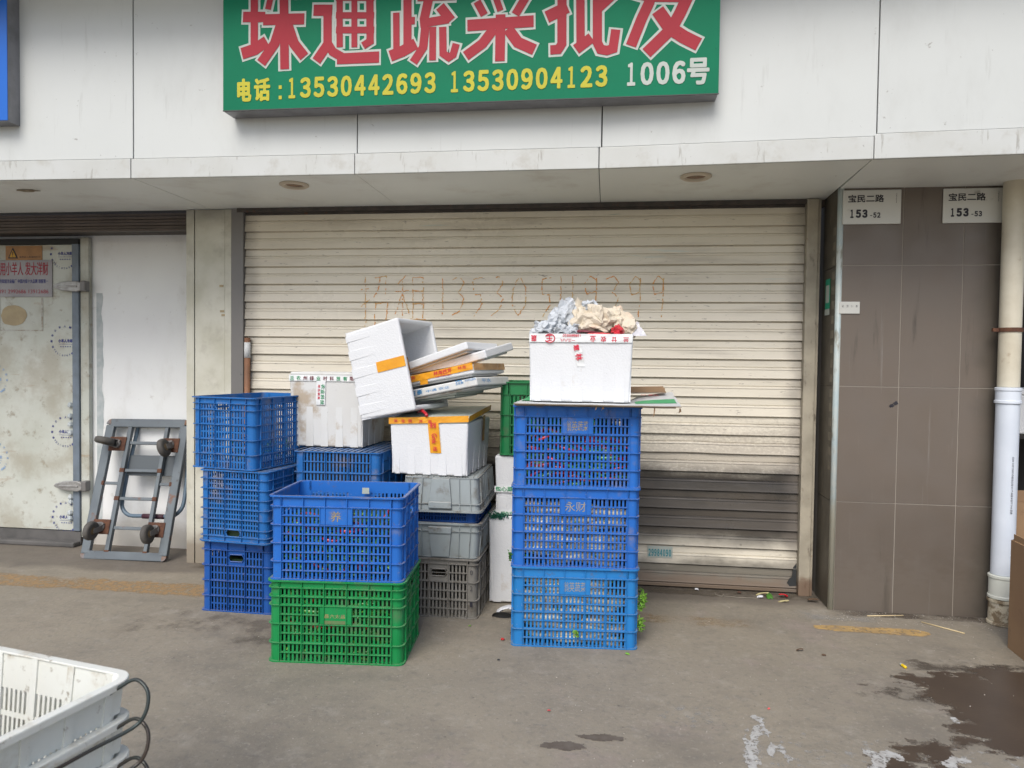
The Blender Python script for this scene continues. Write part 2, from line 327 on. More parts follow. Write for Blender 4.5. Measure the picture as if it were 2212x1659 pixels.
def glyphs(body, bold=0.0, name='lettering', depth=.0):
    c = bpy.data.curves.new(name, 'FONT'); c.body = body; c.offset = bold; c.resolution_u = 3; c.extrude = depth
    o = bpy.data.objects.new(name, c); COL.objects.link(o)
    dg = bpy.context.evaluated_depsgraph_get()
    me = bpy.data.meshes.new_from_object(o.evaluated_get(dg)); bpy.data.objects.remove(o); bpy.data.curves.remove(c)
    return me
def text(body, m, parent, o, ax, ay, w=None, h=None, bold=0.0, name='lettering', squeeze=None):
    """print body with its bounding box starting at o, running along unit vector ax, rising along ay; bold thickens the strokes"""
    me = glyphs(body, 0, name)
    if not len(me.vertices): return None
    P_ = [tuple(v.co) for v in me.vertices]; F_ = [list(p.vertices) for p in me.polygons]; bpy.data.meshes.remove(me)
    xs = [v[0] for v in P_]; ys = [v[1] for v in P_]
    x0, x1, y0, y1 = min(xs), max(xs), min(ys), max(ys)
    if w and h: sx, sy = w/(x1-x0), h/(y1-y0)
    elif h: sx = sy = h/(y1-y0); sx *= squeeze or 1
    else: sx = sy = w/(x1-x0)
    o, ax, ay = Vector(o), Vector(ax), Vector(ay); nrm = ax.cross(ay).normalized()
    r = bold*.8*min(sx, sy)
    if w: sx *= max(.5, 1-2*r/w)
    if h: sy *= max(.5, 1-2*r/h)
    sh_ = [(0, 0)]
    if bold > .008: sh_ += [(a*r, b*r) for a, b in ((1, 0), (-1, 0), (0, 1), (0, -1), (.8, .8), (-.8, .8), (.8, -.8), (-.8, -.8))]
    vs = []; fs = []
    for k, (a, b) in enumerate(sh_):
        n0 = len(vs); vs += [tuple(o+ax*((v[0]-x0)*sx+a+r)+ay*((v[1]-y0)*sy+b+r)+nrm*(.00006*k)) for v in P_]; fs += [[n0+i for i in f] for f in F_]
    me = bpy.data.meshes.new(name); me.from_pydata(vs, [], fs); me.materials.append(m)
    ob = bpy.data.objects.new(name, me); COL.objects.link(ob)
    if parent: ob.parent = parent
    return ob
FW = {c: chr(0xFF10+i) for i, c in enumerate('0123456789')}
AX, AZ = (1, 0, 0), (0, 0, 1)
def digits(body, m, parent, x0, y, z0, pitch, gw, h, bold=.05):
    b = None; obs = []
    for i, ch in enumerate(body):
        w_ = gw*(.62 if ch == '1' else 1); xx = x0+pitch*i+(gw-w_)*.5
        obs.append(text(FW.get(ch, ch), m, parent, (xx, y, z0), AX, AZ, w_ if ch != '-' else gw*.6, h if ch != '-' else h*.14, bold))
    return obs
def join_text(obs, name='lettering'):
    vs = []; fs = []; mats = obs[0].data.materials[0]
    for o in obs:
        b = len(vs); vs += [tuple(v.co) for v in o.data.vertices]; fs += [[b+i for i in p.vertices] for p in o.data.polygons]
    par = obs[0].parent
    for o in obs: bpy.data.objects.remove(o)
    me = bpy.data.meshes.new(name); me.from_pydata(vs, [], fs); me.materials.append(mats)
    o = bpy.data.objects.new(name, me); COL.objects.link(o); o.parent = par
    return o
def fbm(x, y, z=0, o=4):
    return noise.fractal(Vector((x, y, z)), 1.0, 2.0, o)

# ------------------------------------------------------------------ ground
g = MB(); g.box(-60, 60, -60, 60, -.2, 0)
gr = g.build('ground', M_ground); tag(gr, kind='structure')
def ragged(name, m, x0, x1, y0, y1, z, fn, cell=.012, parent=None, kind='structure', **kw):
    """a thin skin on the ground with a ragged outline: cells kept where fn(x, y) > 0"""
    nx, ny = max(1, int((x1-x0)/cell)), max(1, int((y1-y0)/cell)); idx = {}; vs = []; fs = []
    def vi(i, j):
        if (i, j) not in idx:
            idx[i, j] = len(vs)
            vs.append((x0+i*cell+.3*cell*noise.noise(Vector((i*.9, j*.9, 3))), y0+j*cell+.3*cell*noise.noise(Vector((i*.9, j*.9, 8))), z))
        return idx[i, j]
    for i in range(nx):
        for j in range(ny):
            x, y = x0+(i+.5)*cell, y0+(j+.5)*cell
            if fn(x, y) > 0: fs.append((vi(i, j), vi(i+1, j), vi(i+1, j+1), vi(i, j+1)))
    me = bpy.data.meshes.new(name); me.from_pydata(vs, [], fs); me.materials.append(m)
    o = bpy.data.objects.new(name, me); COL.objects.link(o); tag(o, kind=kind)
    if parent: o.parent = parent
    for k, v in kw.items(): o[k] = v
    return o
# worn yellow line
def yl(x, y):
    c = 3.925; w_ = .048
    n = fbm(x*3, y*9, 1)*.5
    if x > 1.09 and x < 1.66:
        c = 3.905; w_ = .044+.005*math.sin(x*9)
        if x > 1.60: w_ *= max(0, (1.66-x)/.06)**.5
        if x < 1.18: w_ *= .55+.45*(x-1.09)/.09; 
        n *= .18
        return w_-abs(y-c)+n*.02+(.02 if abs(y-c) < w_*.7 else 0)*0
    return -1
ragged('road_marking', M_paint, 1.05, 1.7, 3.80, 4.02, .0012, yl, .007)
# puddle and wet patches
def film(name, col, x0, x1, yc, hw, scale, lo, hi, amount, edge=.3, z=.0012, col2=None):
    """a worn coat of paint or damp: one thin sheet whose cover breaks up (procedural alpha)"""
    m = bpy.data.materials.new(name+'_coat'); m.use_nodes = True; t = m.node_tree; p = t.nodes['Principled BSDF']
    geo = nd(t, 'ShaderNodeNewGeometry'); sx = nd(t, 'ShaderNodeSeparateXYZ'); t.links.new(geo.outputs['Position'], sx.inputs[0]); vec = geo.outputs['Position']
    wob = mth(t, 'MULTIPLY', mth(t, 'SUBTRACT', tex(t, vec, 9, 5), .5), hw*1.1)
    d = mth(t, 'ABSOLUTE', mth(t, 'SUBTRACT', mth(t, 'ADD', sx.outputs[1], wob), yc))
    e = mth(t, 'SUBTRACT', 1.0, ramp(t, d, hw*(1-edge), hw))
    xc, hx = (x0+x1)/2, (x1-x0)/2
    dx = mth(t, 'ABSOLUTE', mth(t, 'SUBTRACT', mth(t, 'ADD', sx.outputs[0], wob), xc)); ex = mth(t, 'SUBTRACT', 1.0, ramp(t, dx, hx-.12 if hx > .3 else hx*.5, hx))
    a = mth(t, 'MULTIPLY', mth(t, 'MULTIPLY', e, ex), mth(t, 'MULTIPLY', ramp(t, tex(t, vec, scale, 7, .7), lo, hi), amount))
    a = mth(t, 'MULTIPLY', a, ramp(t, tex(t, vec, 2.6, 3, .5, off=(7, 3, 1)), .28, .5))
    t.links.new(a, p.inputs['Alpha']); p.inputs['Base Color'].default_value = (*col, 1); p.inputs['Roughness'].default_value = .85
    b = MB(); b.add([(x0, yc-hw*1.7, z), (x1, yc-hw*1.7, z), (x1, yc+hw*1.7, z), (x0, yc+hw*1.7, z)], [(0, 1, 2, 3)])
    o = b.build(name, m); tag(o, kind='structure'); return o
def ell(x, y, cx, cy, a, b): return 1-((x-cx)/a)**2-((y-cy)/b)**2
film('road_marking', (.38, .25, .12), -5.6, -2.2, 3.925, .115, 30, .34, .56, .75)
film('road_marking', (.36, .25, .13), .12, .82, 3.895, .075, 34, .38, .60, .65)
film('damp_patch', (.085, .068, .052), 1.35, 2.15, 3.485, .07, 8, .44, .60, .7)
film('damp_patch', (.085, .068, .052), 1.03, 1.42, 3.17, .075, 13, .46, .62, .6)
film('damp_patch', (.12, .10, .08), -2.45, -1.3, 3.42, .22, 5, .44, .64, .4)
film('grime_contact_shade', (.11, .09, .065), -2.7, 1.3, 4.42, .10, 7, .30, .60, .7)  # wall-foot dirt that also paints in a contact shadow
film('grime_contact_shade', (.085, .065, .05), 1.25, 2.2, 4.17, .06, 9, .30, .60, .7)  # pillar foot likewise: dirt plus painted contact shadow
film('paint_smear', (.36, .35, .32), .20, .50, 2.83, .10, 18, .50, .62, .5)
film('paint_smear', (.40, .39, .36), .45, 1.75, 2.60, .17, 26, .54, .66, .6)
film('paint_smear', (.36, .36, .35), 1.0, 1.5, 4.10, .08, 5, .40, .62, .4)
PUD = [(1.304, 3.326), (1.357, 3.349), (1.443, 3.328), (1.49, 3.398), (1.58, 3.399), (1.663, 3.364), (1.644, 3.466), (1.696, 3.467), (1.773, 3.509), (1.867, 3.459), (1.995, 3.403), (1.631, 2.77), (1.423, 2.729), (1.38, 2.749), (1.424, 2.812), (1.375, 2.833), (1.272, 2.769), (1.167, 2.591), (1.114, 2.569), (1.173, 2.646), (1.116, 2.681), (1.073, 2.639), (0.985, 2.547), (0.942, 2.559), (1.045, 2.67), (1.131, 2.729), (1.24, 2.75), (1.325, 2.826), (1.328, 2.876), (1.4, 2.949), (1.363, 2.997), (1.412, 3.073), (1.368, 3.101), (1.333, 3.168), (1.41, 3.263), (1.32, 3.268)]
SM = [[(0.591, 2.838), (0.603, 2.808), (0.55, 2.676), (0.519, 2.579), (0.514, 2.445)], [(0.605, 2.793), (0.609, 2.685), (0.577, 2.478)], [(0.636, 2.68), (0.635, 2.615), (0.621, 2.469)], [(0.56, 2.791), (0.524, 2.7), (0.509, 2.578)], [(0.944, 2.654), (0.982, 2.634), (0.927, 2.54)], [(0.985, 2.643), (1.025, 2.636)], [(1.348, 2.962), (1.359, 2.896)], [(1.181, 2.604), (1.229, 2.654), (1.249, 2.649)]]
def polyd(x, y, P_):
    """signed distance to a polygon, positive inside"""
    ins = False; d = 9e9; n = len(P_)
    for i in range(n):
        (x0, y0), (x1, y1) = P_[i], P_[(i+1) % n]
        if (y0 > y) != (y1 > y) and x < (x1-x0)*(y-y0)/(y1-y0)+x0: ins = not ins
        t = max(0, min(1, ((x-x0)*(x1-x0)+(y-y0)*(y1-y0))/((x1-x0)**2+(y1-y0)**2+1e-9)))
        d = min(d, math.hypot(x-x0-t*(x1-x0), y-y0-t*(y1-y0)))
    return d if ins else -d
def lined(x, y, P_):
    d = 9e9
    for (x0, y0), (x1, y1) in zip(P_, P_[1:]):
        t = max(0, min(1, ((x-x0)*(x1-x0)+(y-y0)*(y1-y0))/((x1-x0)**2+(y1-y0)**2+1e-9))); d = min(d, math.hypot(x-x0-t*(x1-x0), y-y0-t*(y1-y0)))
    return d
ragged('puddle', M_wet, .9, 2.1, 2.42, 3.56, .0016, lambda x, y: polyd(x, y, PUD)+.010+.045*fbm(x*14, y*26, 5)-.02*(fbm(x*38, y*52, 6) > .35), .0065)
M_rim = mat('drying_rim', (.145, .118, .09), .8, var=((.11, .09, .07), 12), world=True, alpha=(24, .36, .58))
ragged('puddle_rim', M_rim, .9, 2.1, 2.42, 3.56, .0010, lambda x, y: polyd(x, y, PUD)+.030+.05*fbm(x*14, y*26, 5), .0075)
ragged('puddle', M_damp, -.24, .14, 2.46, 2.70, .0016, lambda x, y: max(ell(x, y, -.13, 2.530, .085, .030), ell(x, y, .0, 2.61, .095, .026))+.9*fbm(x*16, y*26, 2)-.15, .005)
SMW = [.024, .006, .009, .005, .026, .018, .011, .024]
ragged('paint_smear', M_spill, .44, 1.5, 2.42, 3.0, .0020, lambda x, y: max(w_-lined(x, y, q) for q, w_ in zip(SM, SMW))+.030*fbm(x*22, y*14, 3)-.003, .005)

# ------------------------------------------------------------------ cladding canopy over the shops
YF = [(-5.2, 3.60), (-3.85, 3.615), (-2.584, 3.648), (-1.327, 3.665), (-.058, 3.664), (1.222, 3.603), (2.50, 3.55), (3.9, 3.50)]
cp = thing('shop_canopy', 'white panelled canopy fascia with grey soffit running above the shutters', 'canopy', (0, 3.6, 2.335))
def slab(x0, y0, x1, y1, z0, z1, t):
    b = MB(); b.add([(x0, y0-3.6, z0-2.335), (x1, y1-3.6, z0-2.335), (x1, y1-3.6+t, z0-2.335), (x0, y0-3.6+t, z0-2.335),
                     (x0, y0-3.6, z1-2.335), (x1, y1-3.6, z1-2.335), (x1, y1-3.6+t, z1-2.335), (x0, y0-3.6+t, z1-2.335)],
                    [(0, 3, 2, 1), (4, 5, 6, 7), (0, 1, 5, 4), (1, 2, 6, 5), (2, 3, 7, 6), (3, 0, 4, 7)]); return b
for i in range(len(YF)-1):
    (x0, y0), (x1, y1) = YF[i], YF[i+1]; dz = (i % 3-1)*.0015
    slab(x0+.002, y0+dz, x1-.002, y1+dz, 2.335, 2.440+.003*(i > 4)*4, .02).build('trim_panel', M_trim, cp, bevel=.003)
    xa, xb = x0+(.012 if i else 0), x1+.012
    slab(xa+.003, y0+.006+dz, xb-.003, y1+.006+dz, 2.4425+.003*(i > 4)*4, 3.75, .02).build('fascia_panel', M_white, cp, bevel=.002)
    yb = 4.47 if x0 < 1.2 else 4.215
    b = MB(); z0 = -.001*(i % 2)
    pts = [(x0+.002, y0+.024), (x1-.002, y1+.024), (x1-.002+(.03 if i == 4 else 0), yb), (x0+.002+(.03 if i == 5 else 0), yb)]
    b.add([(x, y-3.6, z0+z) for z in (.004, .016) for x, y in pts], [(3, 2, 1, 0), (4, 5, 6, 7), (0, 1, 5, 4), (1, 2, 6, 5), (2, 3, 7, 6), (3, 0, 4, 7)])
    b.build('soffit_panel', M_soffit, cp)
B('backing_frame', M_joint, cp, (-5.2, 3.9, .09, .13, .02, 1.42))
b = MB(); b.box(-5.2, 3.9, .09, .86, .022, .05); b.build('backing_board', M_joint, cp)
for x in (-1.748, .439):
    d = MB(); d.lathe([(.080, .0), (.081, -.006), (.068, -.014), (.053, -.010), (.051, .02)], 28, Matrix.Translation((x, 3.865-3.6, .003)), cap=False)
    dl = d.build('downlight', mat('downlight_trim', (.55, .47, .36), .4), cp, smooth=True)
    d = MB(); d.lathe([(.001, .001), (.020, .0), (.0515, -.001)], 28, Matrix.Translation((x, 3.865-3.6, .003)), cap=False); d.build('lamp_glass', mat('brown_lamp_glass', (.20, .11, .06), .25, bump=[(90, .6, .003)]), dl)
d = MB()
for k in range(26):
    a = 2*math.pi*k/26; r = .045+.02*noise.noise(Vector((math.cos(a)*1.5, math.sin(a)*1.5, 2)))
    d.v.append((-3.40+1.5*r*math.cos(a), .27+r*math.sin(a)*.7, .0005))
d.f = [list(range(25, -1, -1))]; d.m = [0]
d.build('peeling_patch', mat('peeling_soffit', (.16, .12, .07), .9, var=((.30, .25, .18), 30)), cp)
# the deck of the walkway above, out of view: it shades the top of the fascia
ov = thing('upper_deck', 'projecting concrete deck above the canopy, out over the fascia top', 'deck', (0, 3.3, 3.36))
B('slab', M_white, ov, (-5.2, 3.9, -.03, .25, 0, .12)); B('edge_beam', M_white, ov, (-5.2, 3.9, .251, .5, .40, .8))

# ------------------------------------------------------------------ signs
sg = thing('shop_sign', 'green shop signboard with red outlined characters and yellow phone numbers', 'sign', (0, 3.55, 2.64))
B('sign_face', M_green, sg, (-1.994, .500, 0, .004, .006, .700))
B('sign_box', M_signside, sg, (-1.992, .498, .0045, .11, 0, .698), bevel=.002)
B('edge_strip', M_joint, sg, (-1.996, .502, -.001, .005, .0015, .0055))
# the six large characters, drawn stroke by stroke (polyline, stroke width) in metres on the sign face
BIG = [('珠',[([(-1.823,0.684),(-1.823,0.335)],0.0469),([(-1.884,0.477),(-1.764,0.471)],0.0595),([(-1.891,0.669),(-1.759,0.661)],0.0563),([(-1.89,0.291),(-1.819,0.31),(-1.755,0.348)],0.0657),([(-1.713,0.652),(-1.732,0.579),(-1.749,0.508)],0.0388),([(-1.719,0.59),(-1.573,0.584)],0.0532),([(-1.665,0.684),(-1.658,0.203)],0.0538),([(-1.774,0.457),(-1.554,0.451)],0.0626),([(-1.678,0.432),(-1.712,0.334),(-1.785,0.239)],0.0595),([(-1.642,0.424),(-1.608,0.329),(-1.553,0.261)],0.0595)]),('通',[([(-1.474,0.658),(-1.441,0.594)],0.0626),([(-1.505,0.492),(-1.406,0.487)],0.0626),([(-1.431,0.501),(-1.43,0.324),(-1.403,0.28),(-1.348,0.248),(-1.16,0.249)],0.0513),([(-1.38,0.241),(-1.16,0.24)],0.0563),([(-1.427,0.321),(-1.489,0.237)],0.0563),([(-1.368,0.572),(-1.366,0.301)],0.0401),([(-1.291,0.623),(-1.289,0.297)],0.0376),([(-1.21,0.563),(-1.207,0.323),(-1.244,0.302)],0.0451),([(-1.387,0.46),(-1.187,0.45)],0.0388),([(-1.386,0.387),(-1.186,0.378)],0.0401),([(-1.387,0.548),(-1.187,0.537)],0.0376),([(-1.376,0.649),(-1.195,0.636),(-1.278,0.585)],0.0376)]),('蔬',[([(-1.111,0.637),(-0.776,0.621)],0.0376),([(-1.009,0.656),(-1.009,0.595)],0.0376),([(-0.877,0.648),(-0.876,0.588)],0.0376),([(-1.073,0.458),(-1.07,0.262)],0.0401),([(-1.016,0.553),(-1.014,0.296)],0.0488),([(-1.015,0.415),(-0.977,0.414)],0.0438),([(-1.104,0.557),(-0.97,0.551)],0.0438),([(-1.102,0.245),(-1.038,0.267),(-0.971,0.301)],0.0626),([(-0.964,0.532),(-0.775,0.528)],0.0551),([(-0.901,0.546),(-0.931,0.414)],0.0532),([(-0.95,0.397),(-0.805,0.414)],0.0501),([(-0.85,0.477),(-0.793,0.405)],0.0563),([(-0.923,0.381),(-0.933,0.281),(-0.983,0.209)],0.0501),([(-0.885,0.379),(-0.885,0.215)],0.0413),([(-0.835,0.376),(-0.832,0.246),(-0.803,0.225),(-0.781,0.238),(-0.766,0.291)],0.0438)]),('菜',[([(-0.712,0.609),(-0.387,0.596)],0.0376),([(-0.62,0.633),(-0.619,0.567)],0.0376),([(-0.472,0.625),(-0.471,0.559)],0.0376),([(-0.416,0.538),(-0.674,0.534)],0.0313),([(-0.664,0.492),(-0.627,0.424)],0.0451),([(-0.569,0.502),(-0.547,0.441)],0.0388),([(-0.425,0.497),(-0.473,0.419)],0.0488),([(-0.711,0.377),(-0.383,0.383)],0.0626),([(-0.546,0.423),(-0.547,0.197)],0.0551),([(-0.579,0.355),(-0.634,0.286),(-0.718,0.229)],0.0563),([(-0.509,0.352),(-0.459,0.284),(-0.377,0.245)],0.0601)]),('批',[([(-0.248,0.603),(-0.244,0.268),(-0.261,0.242),(-0.3,0.241)],0.0513),([(-0.322,0.536),(-0.193,0.538)],0.0563),([(-0.319,0.399),(-0.219,0.442)],0.0651),([(-0.16,0.583),(-0.153,0.246)],0.0476),([(-0.157,0.507),(-0.112,0.51)],0.0501),([(-0.175,0.238),(-0.101,0.291)],0.0576),([(-0.078,0.593),(-0.073,0.266),(-0.057,0.233),(-0.027,0.226),(0.002,0.234),(0.014,0.324)],0.0513),([(0.01,0.498),(-0.066,0.431)],0.0501)]),('发',[([(0.201,0.578),(0.169,0.442),(0.135,0.368),(0.087,0.244)],0.0576),([(0.102,0.563),(0.092,0.493),(0.162,0.469),(0.365,0.455)],0.0488),([(0.351,0.468),(0.315,0.388),(0.276,0.315),(0.161,0.206)],0.0626),([(0.21,0.405),(0.27,0.318),(0.334,0.274),(0.404,0.236)],0.0689),([(0.282,0.573),(0.341,0.52)],0.0501)])]
def brush(b, pts, wd, y, ext=0.0):
    P_ = [Vector((x, 0, z)) for x, z in pts]
    P_[0] = P_[0]+(P_[0]-P_[1]).normalized()*ext; P_[-1] = P_[-1]+(P_[-1]-P_[-2]).normalized()*ext
    L_, Rr = [], []
    for i, p in enumerate(P_):
        d0 = (p-P_[i-1]).normalized() if i else (P_[1]-p).normalized(); d1 = (P_[i+1]-p).normalized() if i < len(P_)-1 else d0
        n0, n1 = Vector((-d0.z, 0, d0.x)), Vector((-d1.z, 0, d1.x)); nn = (n0+n1).normalized(); m_ = nn*(wd/2/max(.55, nn.dot(n0)))
        L_.append(p+m_); Rr.append(p-m_)
    vs = [Vector((v.x, y, v.z)) for v in L_]+[Vector((v.x, y, v.z)) for v in Rr]; n = len(P_)
    b.add(vs, [(i, i+1, n+i+1, n+i) for i in range(n-1)])
for ch, st in BIG:
    b = MB(); c = MB()
    for i, (pts, wd) in enumerate(st): brush(b, pts, wd+.017, -.0008-.00012*i, .009); brush(c, pts, wd-.007, -.0030-.00012*i, 0)
    o = b.build('character', M_offw, sg); c.build('red_fill', M_red, o)
text('电', M_yel, sg, (-1.916, -.0022, .046), AX, AZ, .078, .118, .07); text('话', M_yel, sg, (-1.824, -.0022, .046), AX, AZ, .088, .118, .06)
B('colon_dot', M_yel, sg, (-1.690, -1.674, -.0024, -.0012, .052, .070)); B('colon_dot', M_yel, sg, (-1.690, -1.674, -.0024, -.0012, .104, .122))
digits('13530442693', M_yel, sg, -1.648, -.0022, .054, .0722, .058, .104, .055)
digits('13530904123', M_yel, sg, -.802, -.0022, .054, .0722, .058, .104, .055)
digits('1006', M_offw, sg, .060, -.0022, .054, .0745, .062, .110, .055); text('号', M_offw, sg, (.352, -.0022, .048), AX, AZ, .104, .126, .05)
bs = thing('shop_sign', 'blue signboard cropped at the upper left, grey metal sides', 'sign', (-3.6, 3.55, 2.63))
B('sign_face', M_bluesign, bs, (-.9, .365, 0, .004, .006, .70)); B('sign_box', M_signside, bs, (-.9, .364, .0045, .10, 0, .698), bevel=.002)

# ------------------------------------------------------------------ main roller shutter
SX0, SX1, SY = -2.355, 1.140, 4.47
sh = thing('roller_shutter', 'closed cream roller shutter, soot-stained low down, orange writing across it', 'shutter', (0, SY, 0))
P = .1135
prof = [(1.0, .010), (.955, .009), (.94, .002), (.62, -.001), (.60, .004), (.575, .003), (.56, -.006), (.48, -.0085), (.46, -.004), (.10, -.011), (.03, -.013), (.008, -.010), (.002, .010), (0, .010)]
NX = 36
for k in range(20):
    zt = 2.303-k*P; b = MB(); n = len(prof); amp = .0012+(.0045 if k in (11, 12, 13, 14, 15) else 0)
    for i in range(NX+1):
        x = SX0+(SX1-SX0)*i/NX
        for q, (f, y) in enumerate(prof):
            wv = amp*noise.noise(Vector((x*2.6, k*3.3, q*.15)))
            dz = -.006*(k == 12)*noise.noise(Vector((x*3, 4, 0)))*(0 < q < n-1)
            b.v.append((x, y+wv, zt-P+f*P+dz))
    for i in range(NX):
        for q in range(n-1):
            a = i*n+q; b.f.append([a, a+1, a+n+1, a+n]); b.m.append(0)
    b.build('slat', M_shut, sh)
b = MB(); b.box(SX0, SX1, -.016, .012, .010, .030); b.box(SX0, SX1, -.006, .010, .030, .040); b.build('bottom_bar', M_shut, sh, bevel=.002)
B('guide_rail', M_greysteel, sh, (-2.441, -2.357, -.025, .03, 0, 2.335), bevel=.003)
B('guide_rail', M_rail, sh, (1.141, 1.205, -.05, .03, 0, 2.335), bevel=.004)
B('rail_lip', M_rail, sh, (1.206, 1.222, -.035, .03, 0, 2.335), bevel=.002)
B('header_beam', M_header, sh, (-2.44, 1.25, .002, .05, 2.298, 2.4)); B('header_lip', M_header, sh, (-2.40, 1.14, -.03, .001, 2.312, 2.338))
# crayon writing, drawn as strokes: 招租:13530549399 (last part partly rubbed)
strokes = {
 '招': [((.02, .72), (.36, .75)), ((.18, 1.0), (.20, .05), (.14, -.06)), ((.02, .38), (.34, .52)), ((.50, .95), (.90, .98), (.86, .62)), ((.68, .95), (.62, .72), (.46, .56)), ((.52, .46), (.50, 0)), ((.52, .44), (.92, .46), (.90, 0)), ((.50, .03), (.90, .03))],
 '租': [((.36, 1.0), (.10, .82)), ((.02, .66), (.44, .69)), ((.24, .88), (.25, .05)), ((.24, .62), (.02, .2)), ((.25, .60), (.46, .22)), ((.56, .95), (.57, .12)), ((.56, .95), (.88, .95), (.89, .12)), ((.56, .68), (.88, .68)), ((.56, .42), (.88, .42)), ((.50, .10), (.98, .10))],
 ':': [((.5, .6), (.54, .58)), ((.5, .1), (.54, .08))],
 '1': [((.5, 1), (.5, .05))], '3': [((.1, .92), (.5, 1), (.8, .85), (.45, .6), (.8, .45), (.55, .15), (.1, .02))],
 '5': [((.8, .97), (.25, .93), (.25, .55), (.7, .55), (.75, .3), (.3, .0))], '0': [((.5, 1), (.2, .7), (.15, .3), (.45, .02), (.8, .3), (.8, .7), (.5, 1))],
 '4': [((.25, 1), (.25, .5), (.85, .5)), ((.7, 1), (.7, .05))], '9': [((.8, .9), (.5, 1), (.2, .8), (.3, .55), (.75, .6), (.8, .95), (.78, .4), (.7, 0))], 'u': [((.15, 1), (.18, .5), (.5, .4)), ((.85, 1), (.85, .4))],
}
gx = [('招', -1.575, .27, .32), ('租', -1.26, .29, .31), (':', -.95, .08, .2), ('1', -.86, .06, .25), ('3', -.76, .15, .25), ('5', -.60, .15, .25), ('3', -.42, .15, .25), ('0', -.25, .18, .25), ('5', .0, .14, .25), ('1', .17, .05, .23), ('1', .27, .05, .23), ('9', .36, .17, .24), ('3', .56, .15, .24), ('9', .74, .15, .25), ('9', .93, .15, .25)]
gscale = (0.349+1.577)/(1.08+1.575)
wb = MB()
for ch, x, wd, ht in gx:
    x = -1.575+(x+1.575)*gscale; wd *= gscale
    z0 = 1.905-ht if ch in '招租' else 1.895-ht
    for st in strokes[ch]:
        pts = [Vector((x+u*wd, 0, z0+v*ht)) for u, v in st]
        for a, c in zip(pts, pts[1:]):
            L = (c-a).length; nseg = max(1, int(L/.012)); d = (c-a).normalized(); pr = Vector((-d.z, 0, d.x))
            for s_ in range(nseg):
                if random.random() < .12: continue
                p0 = a+d*(L*s_/nseg); p1 = a+d*(L*(s_+.95)/nseg); of = pr*random.uniform(-.0025, .0025); t_ = random.uniform(.0014, .0038)
                # the paint lies on the slat face just below it
                k = (2.303-(p0.z+p1.z)/2)/P; f = 1-(k-math.floor(k))
                yy = -.0045
                for (fa, ya), (fb, yb2) in zip(prof, prof[1:]):
                    if fb <= f <= fa: yy = ya+(yb2-ya)*((fa-f)/(fa-fb) if fa > fb else 0)
                yy -= .0022
                wb.add([p0+of-pr*t_+Vector((0, yy, 0)), p1+of-pr*t_+Vector((0, yy, 0)), p1+of+pr*t_+Vector((0, yy, 0)), p0+of+pr*t_+Vector((0, yy, 0))], [(0, 1, 2, 3)])
tag(wb.build('crayon_writing', M_graf, sh), kind='stuff')
st_ = B('phone_sticker', M_offw, sh, (.262, .412, -.011, -.010, .180, .252))
digits('29984090', M_teal, st_, .268, -.0125, .190, .0174, .0135, .044, .06)
B('sticker_remnant', M_cardw, sh, (.150, .215, -.0105, -.0095, .985, 1.04))
# dark tear in the lowest slat
b = MB(); b.prism([(1.085, .065), (1.10, .095), (1.112, .10), (1.118, .16), (1.137, .185), (1.139, .05), (1.10, .045)], -.012, -.0105); b.build('torn_hole', M_black, sh)
# wooden stick propped by the left rail
stk = thing('wooden_stick', 'short wooden stick bound with white tape, upright beside the left shutter rail', 'stick', (-2.325, 4.435, 0))
b = MB(); b.tube([(0, 0, 0), (0, .005, 1.50)], .019, 10); b.build('shaft', mat('stick_wood', (.28, .13, .07), .7, var=((.18, .09, .05), 8)), stk, smooth=True)
b = MB(); b.tube([(0, .005, 1.37), (0, .005, 1.47)], .0205, 10); b.build('tape_wrap', M_cardw, stk, smooth=True)

# ------------------------------------------------------------------ pilaster between the two shops
pl = thing('pilaster', 'speckled cream metal-clad pilaster between the two shop openings', 'pilaster', (-2.6, 4.45, 0))
B('cladding_strip', M_col, pl, (-.157, -.103, 0, .06, 0, 2.335), bevel=.002)
B('cladding_strip', M_col, pl, (-.097, .112, .002, .06, 0, 2.335), bevel=.002)
B('cladding_strip', M_col, pl, (.1145, .159, -.003, .06, 0, 2.335), bevel=.002)
B('core', M_joint, pl, (-.155, .157, .061, .8, 0, 2.335))
B('seam_bead', mat('green_seal', (.02, .05, .035), .6), pl, (-.1025, -.0975, .010, .03, .02, 2.33))
b = MB()
for (x, z) in ((.075, 1.83), (.08, 1.665), (.09, 1.64)): b.box(x, x+.028, -.001, .001, z, z+.014)
b.build('tape_scrap', M_beigep, pl)

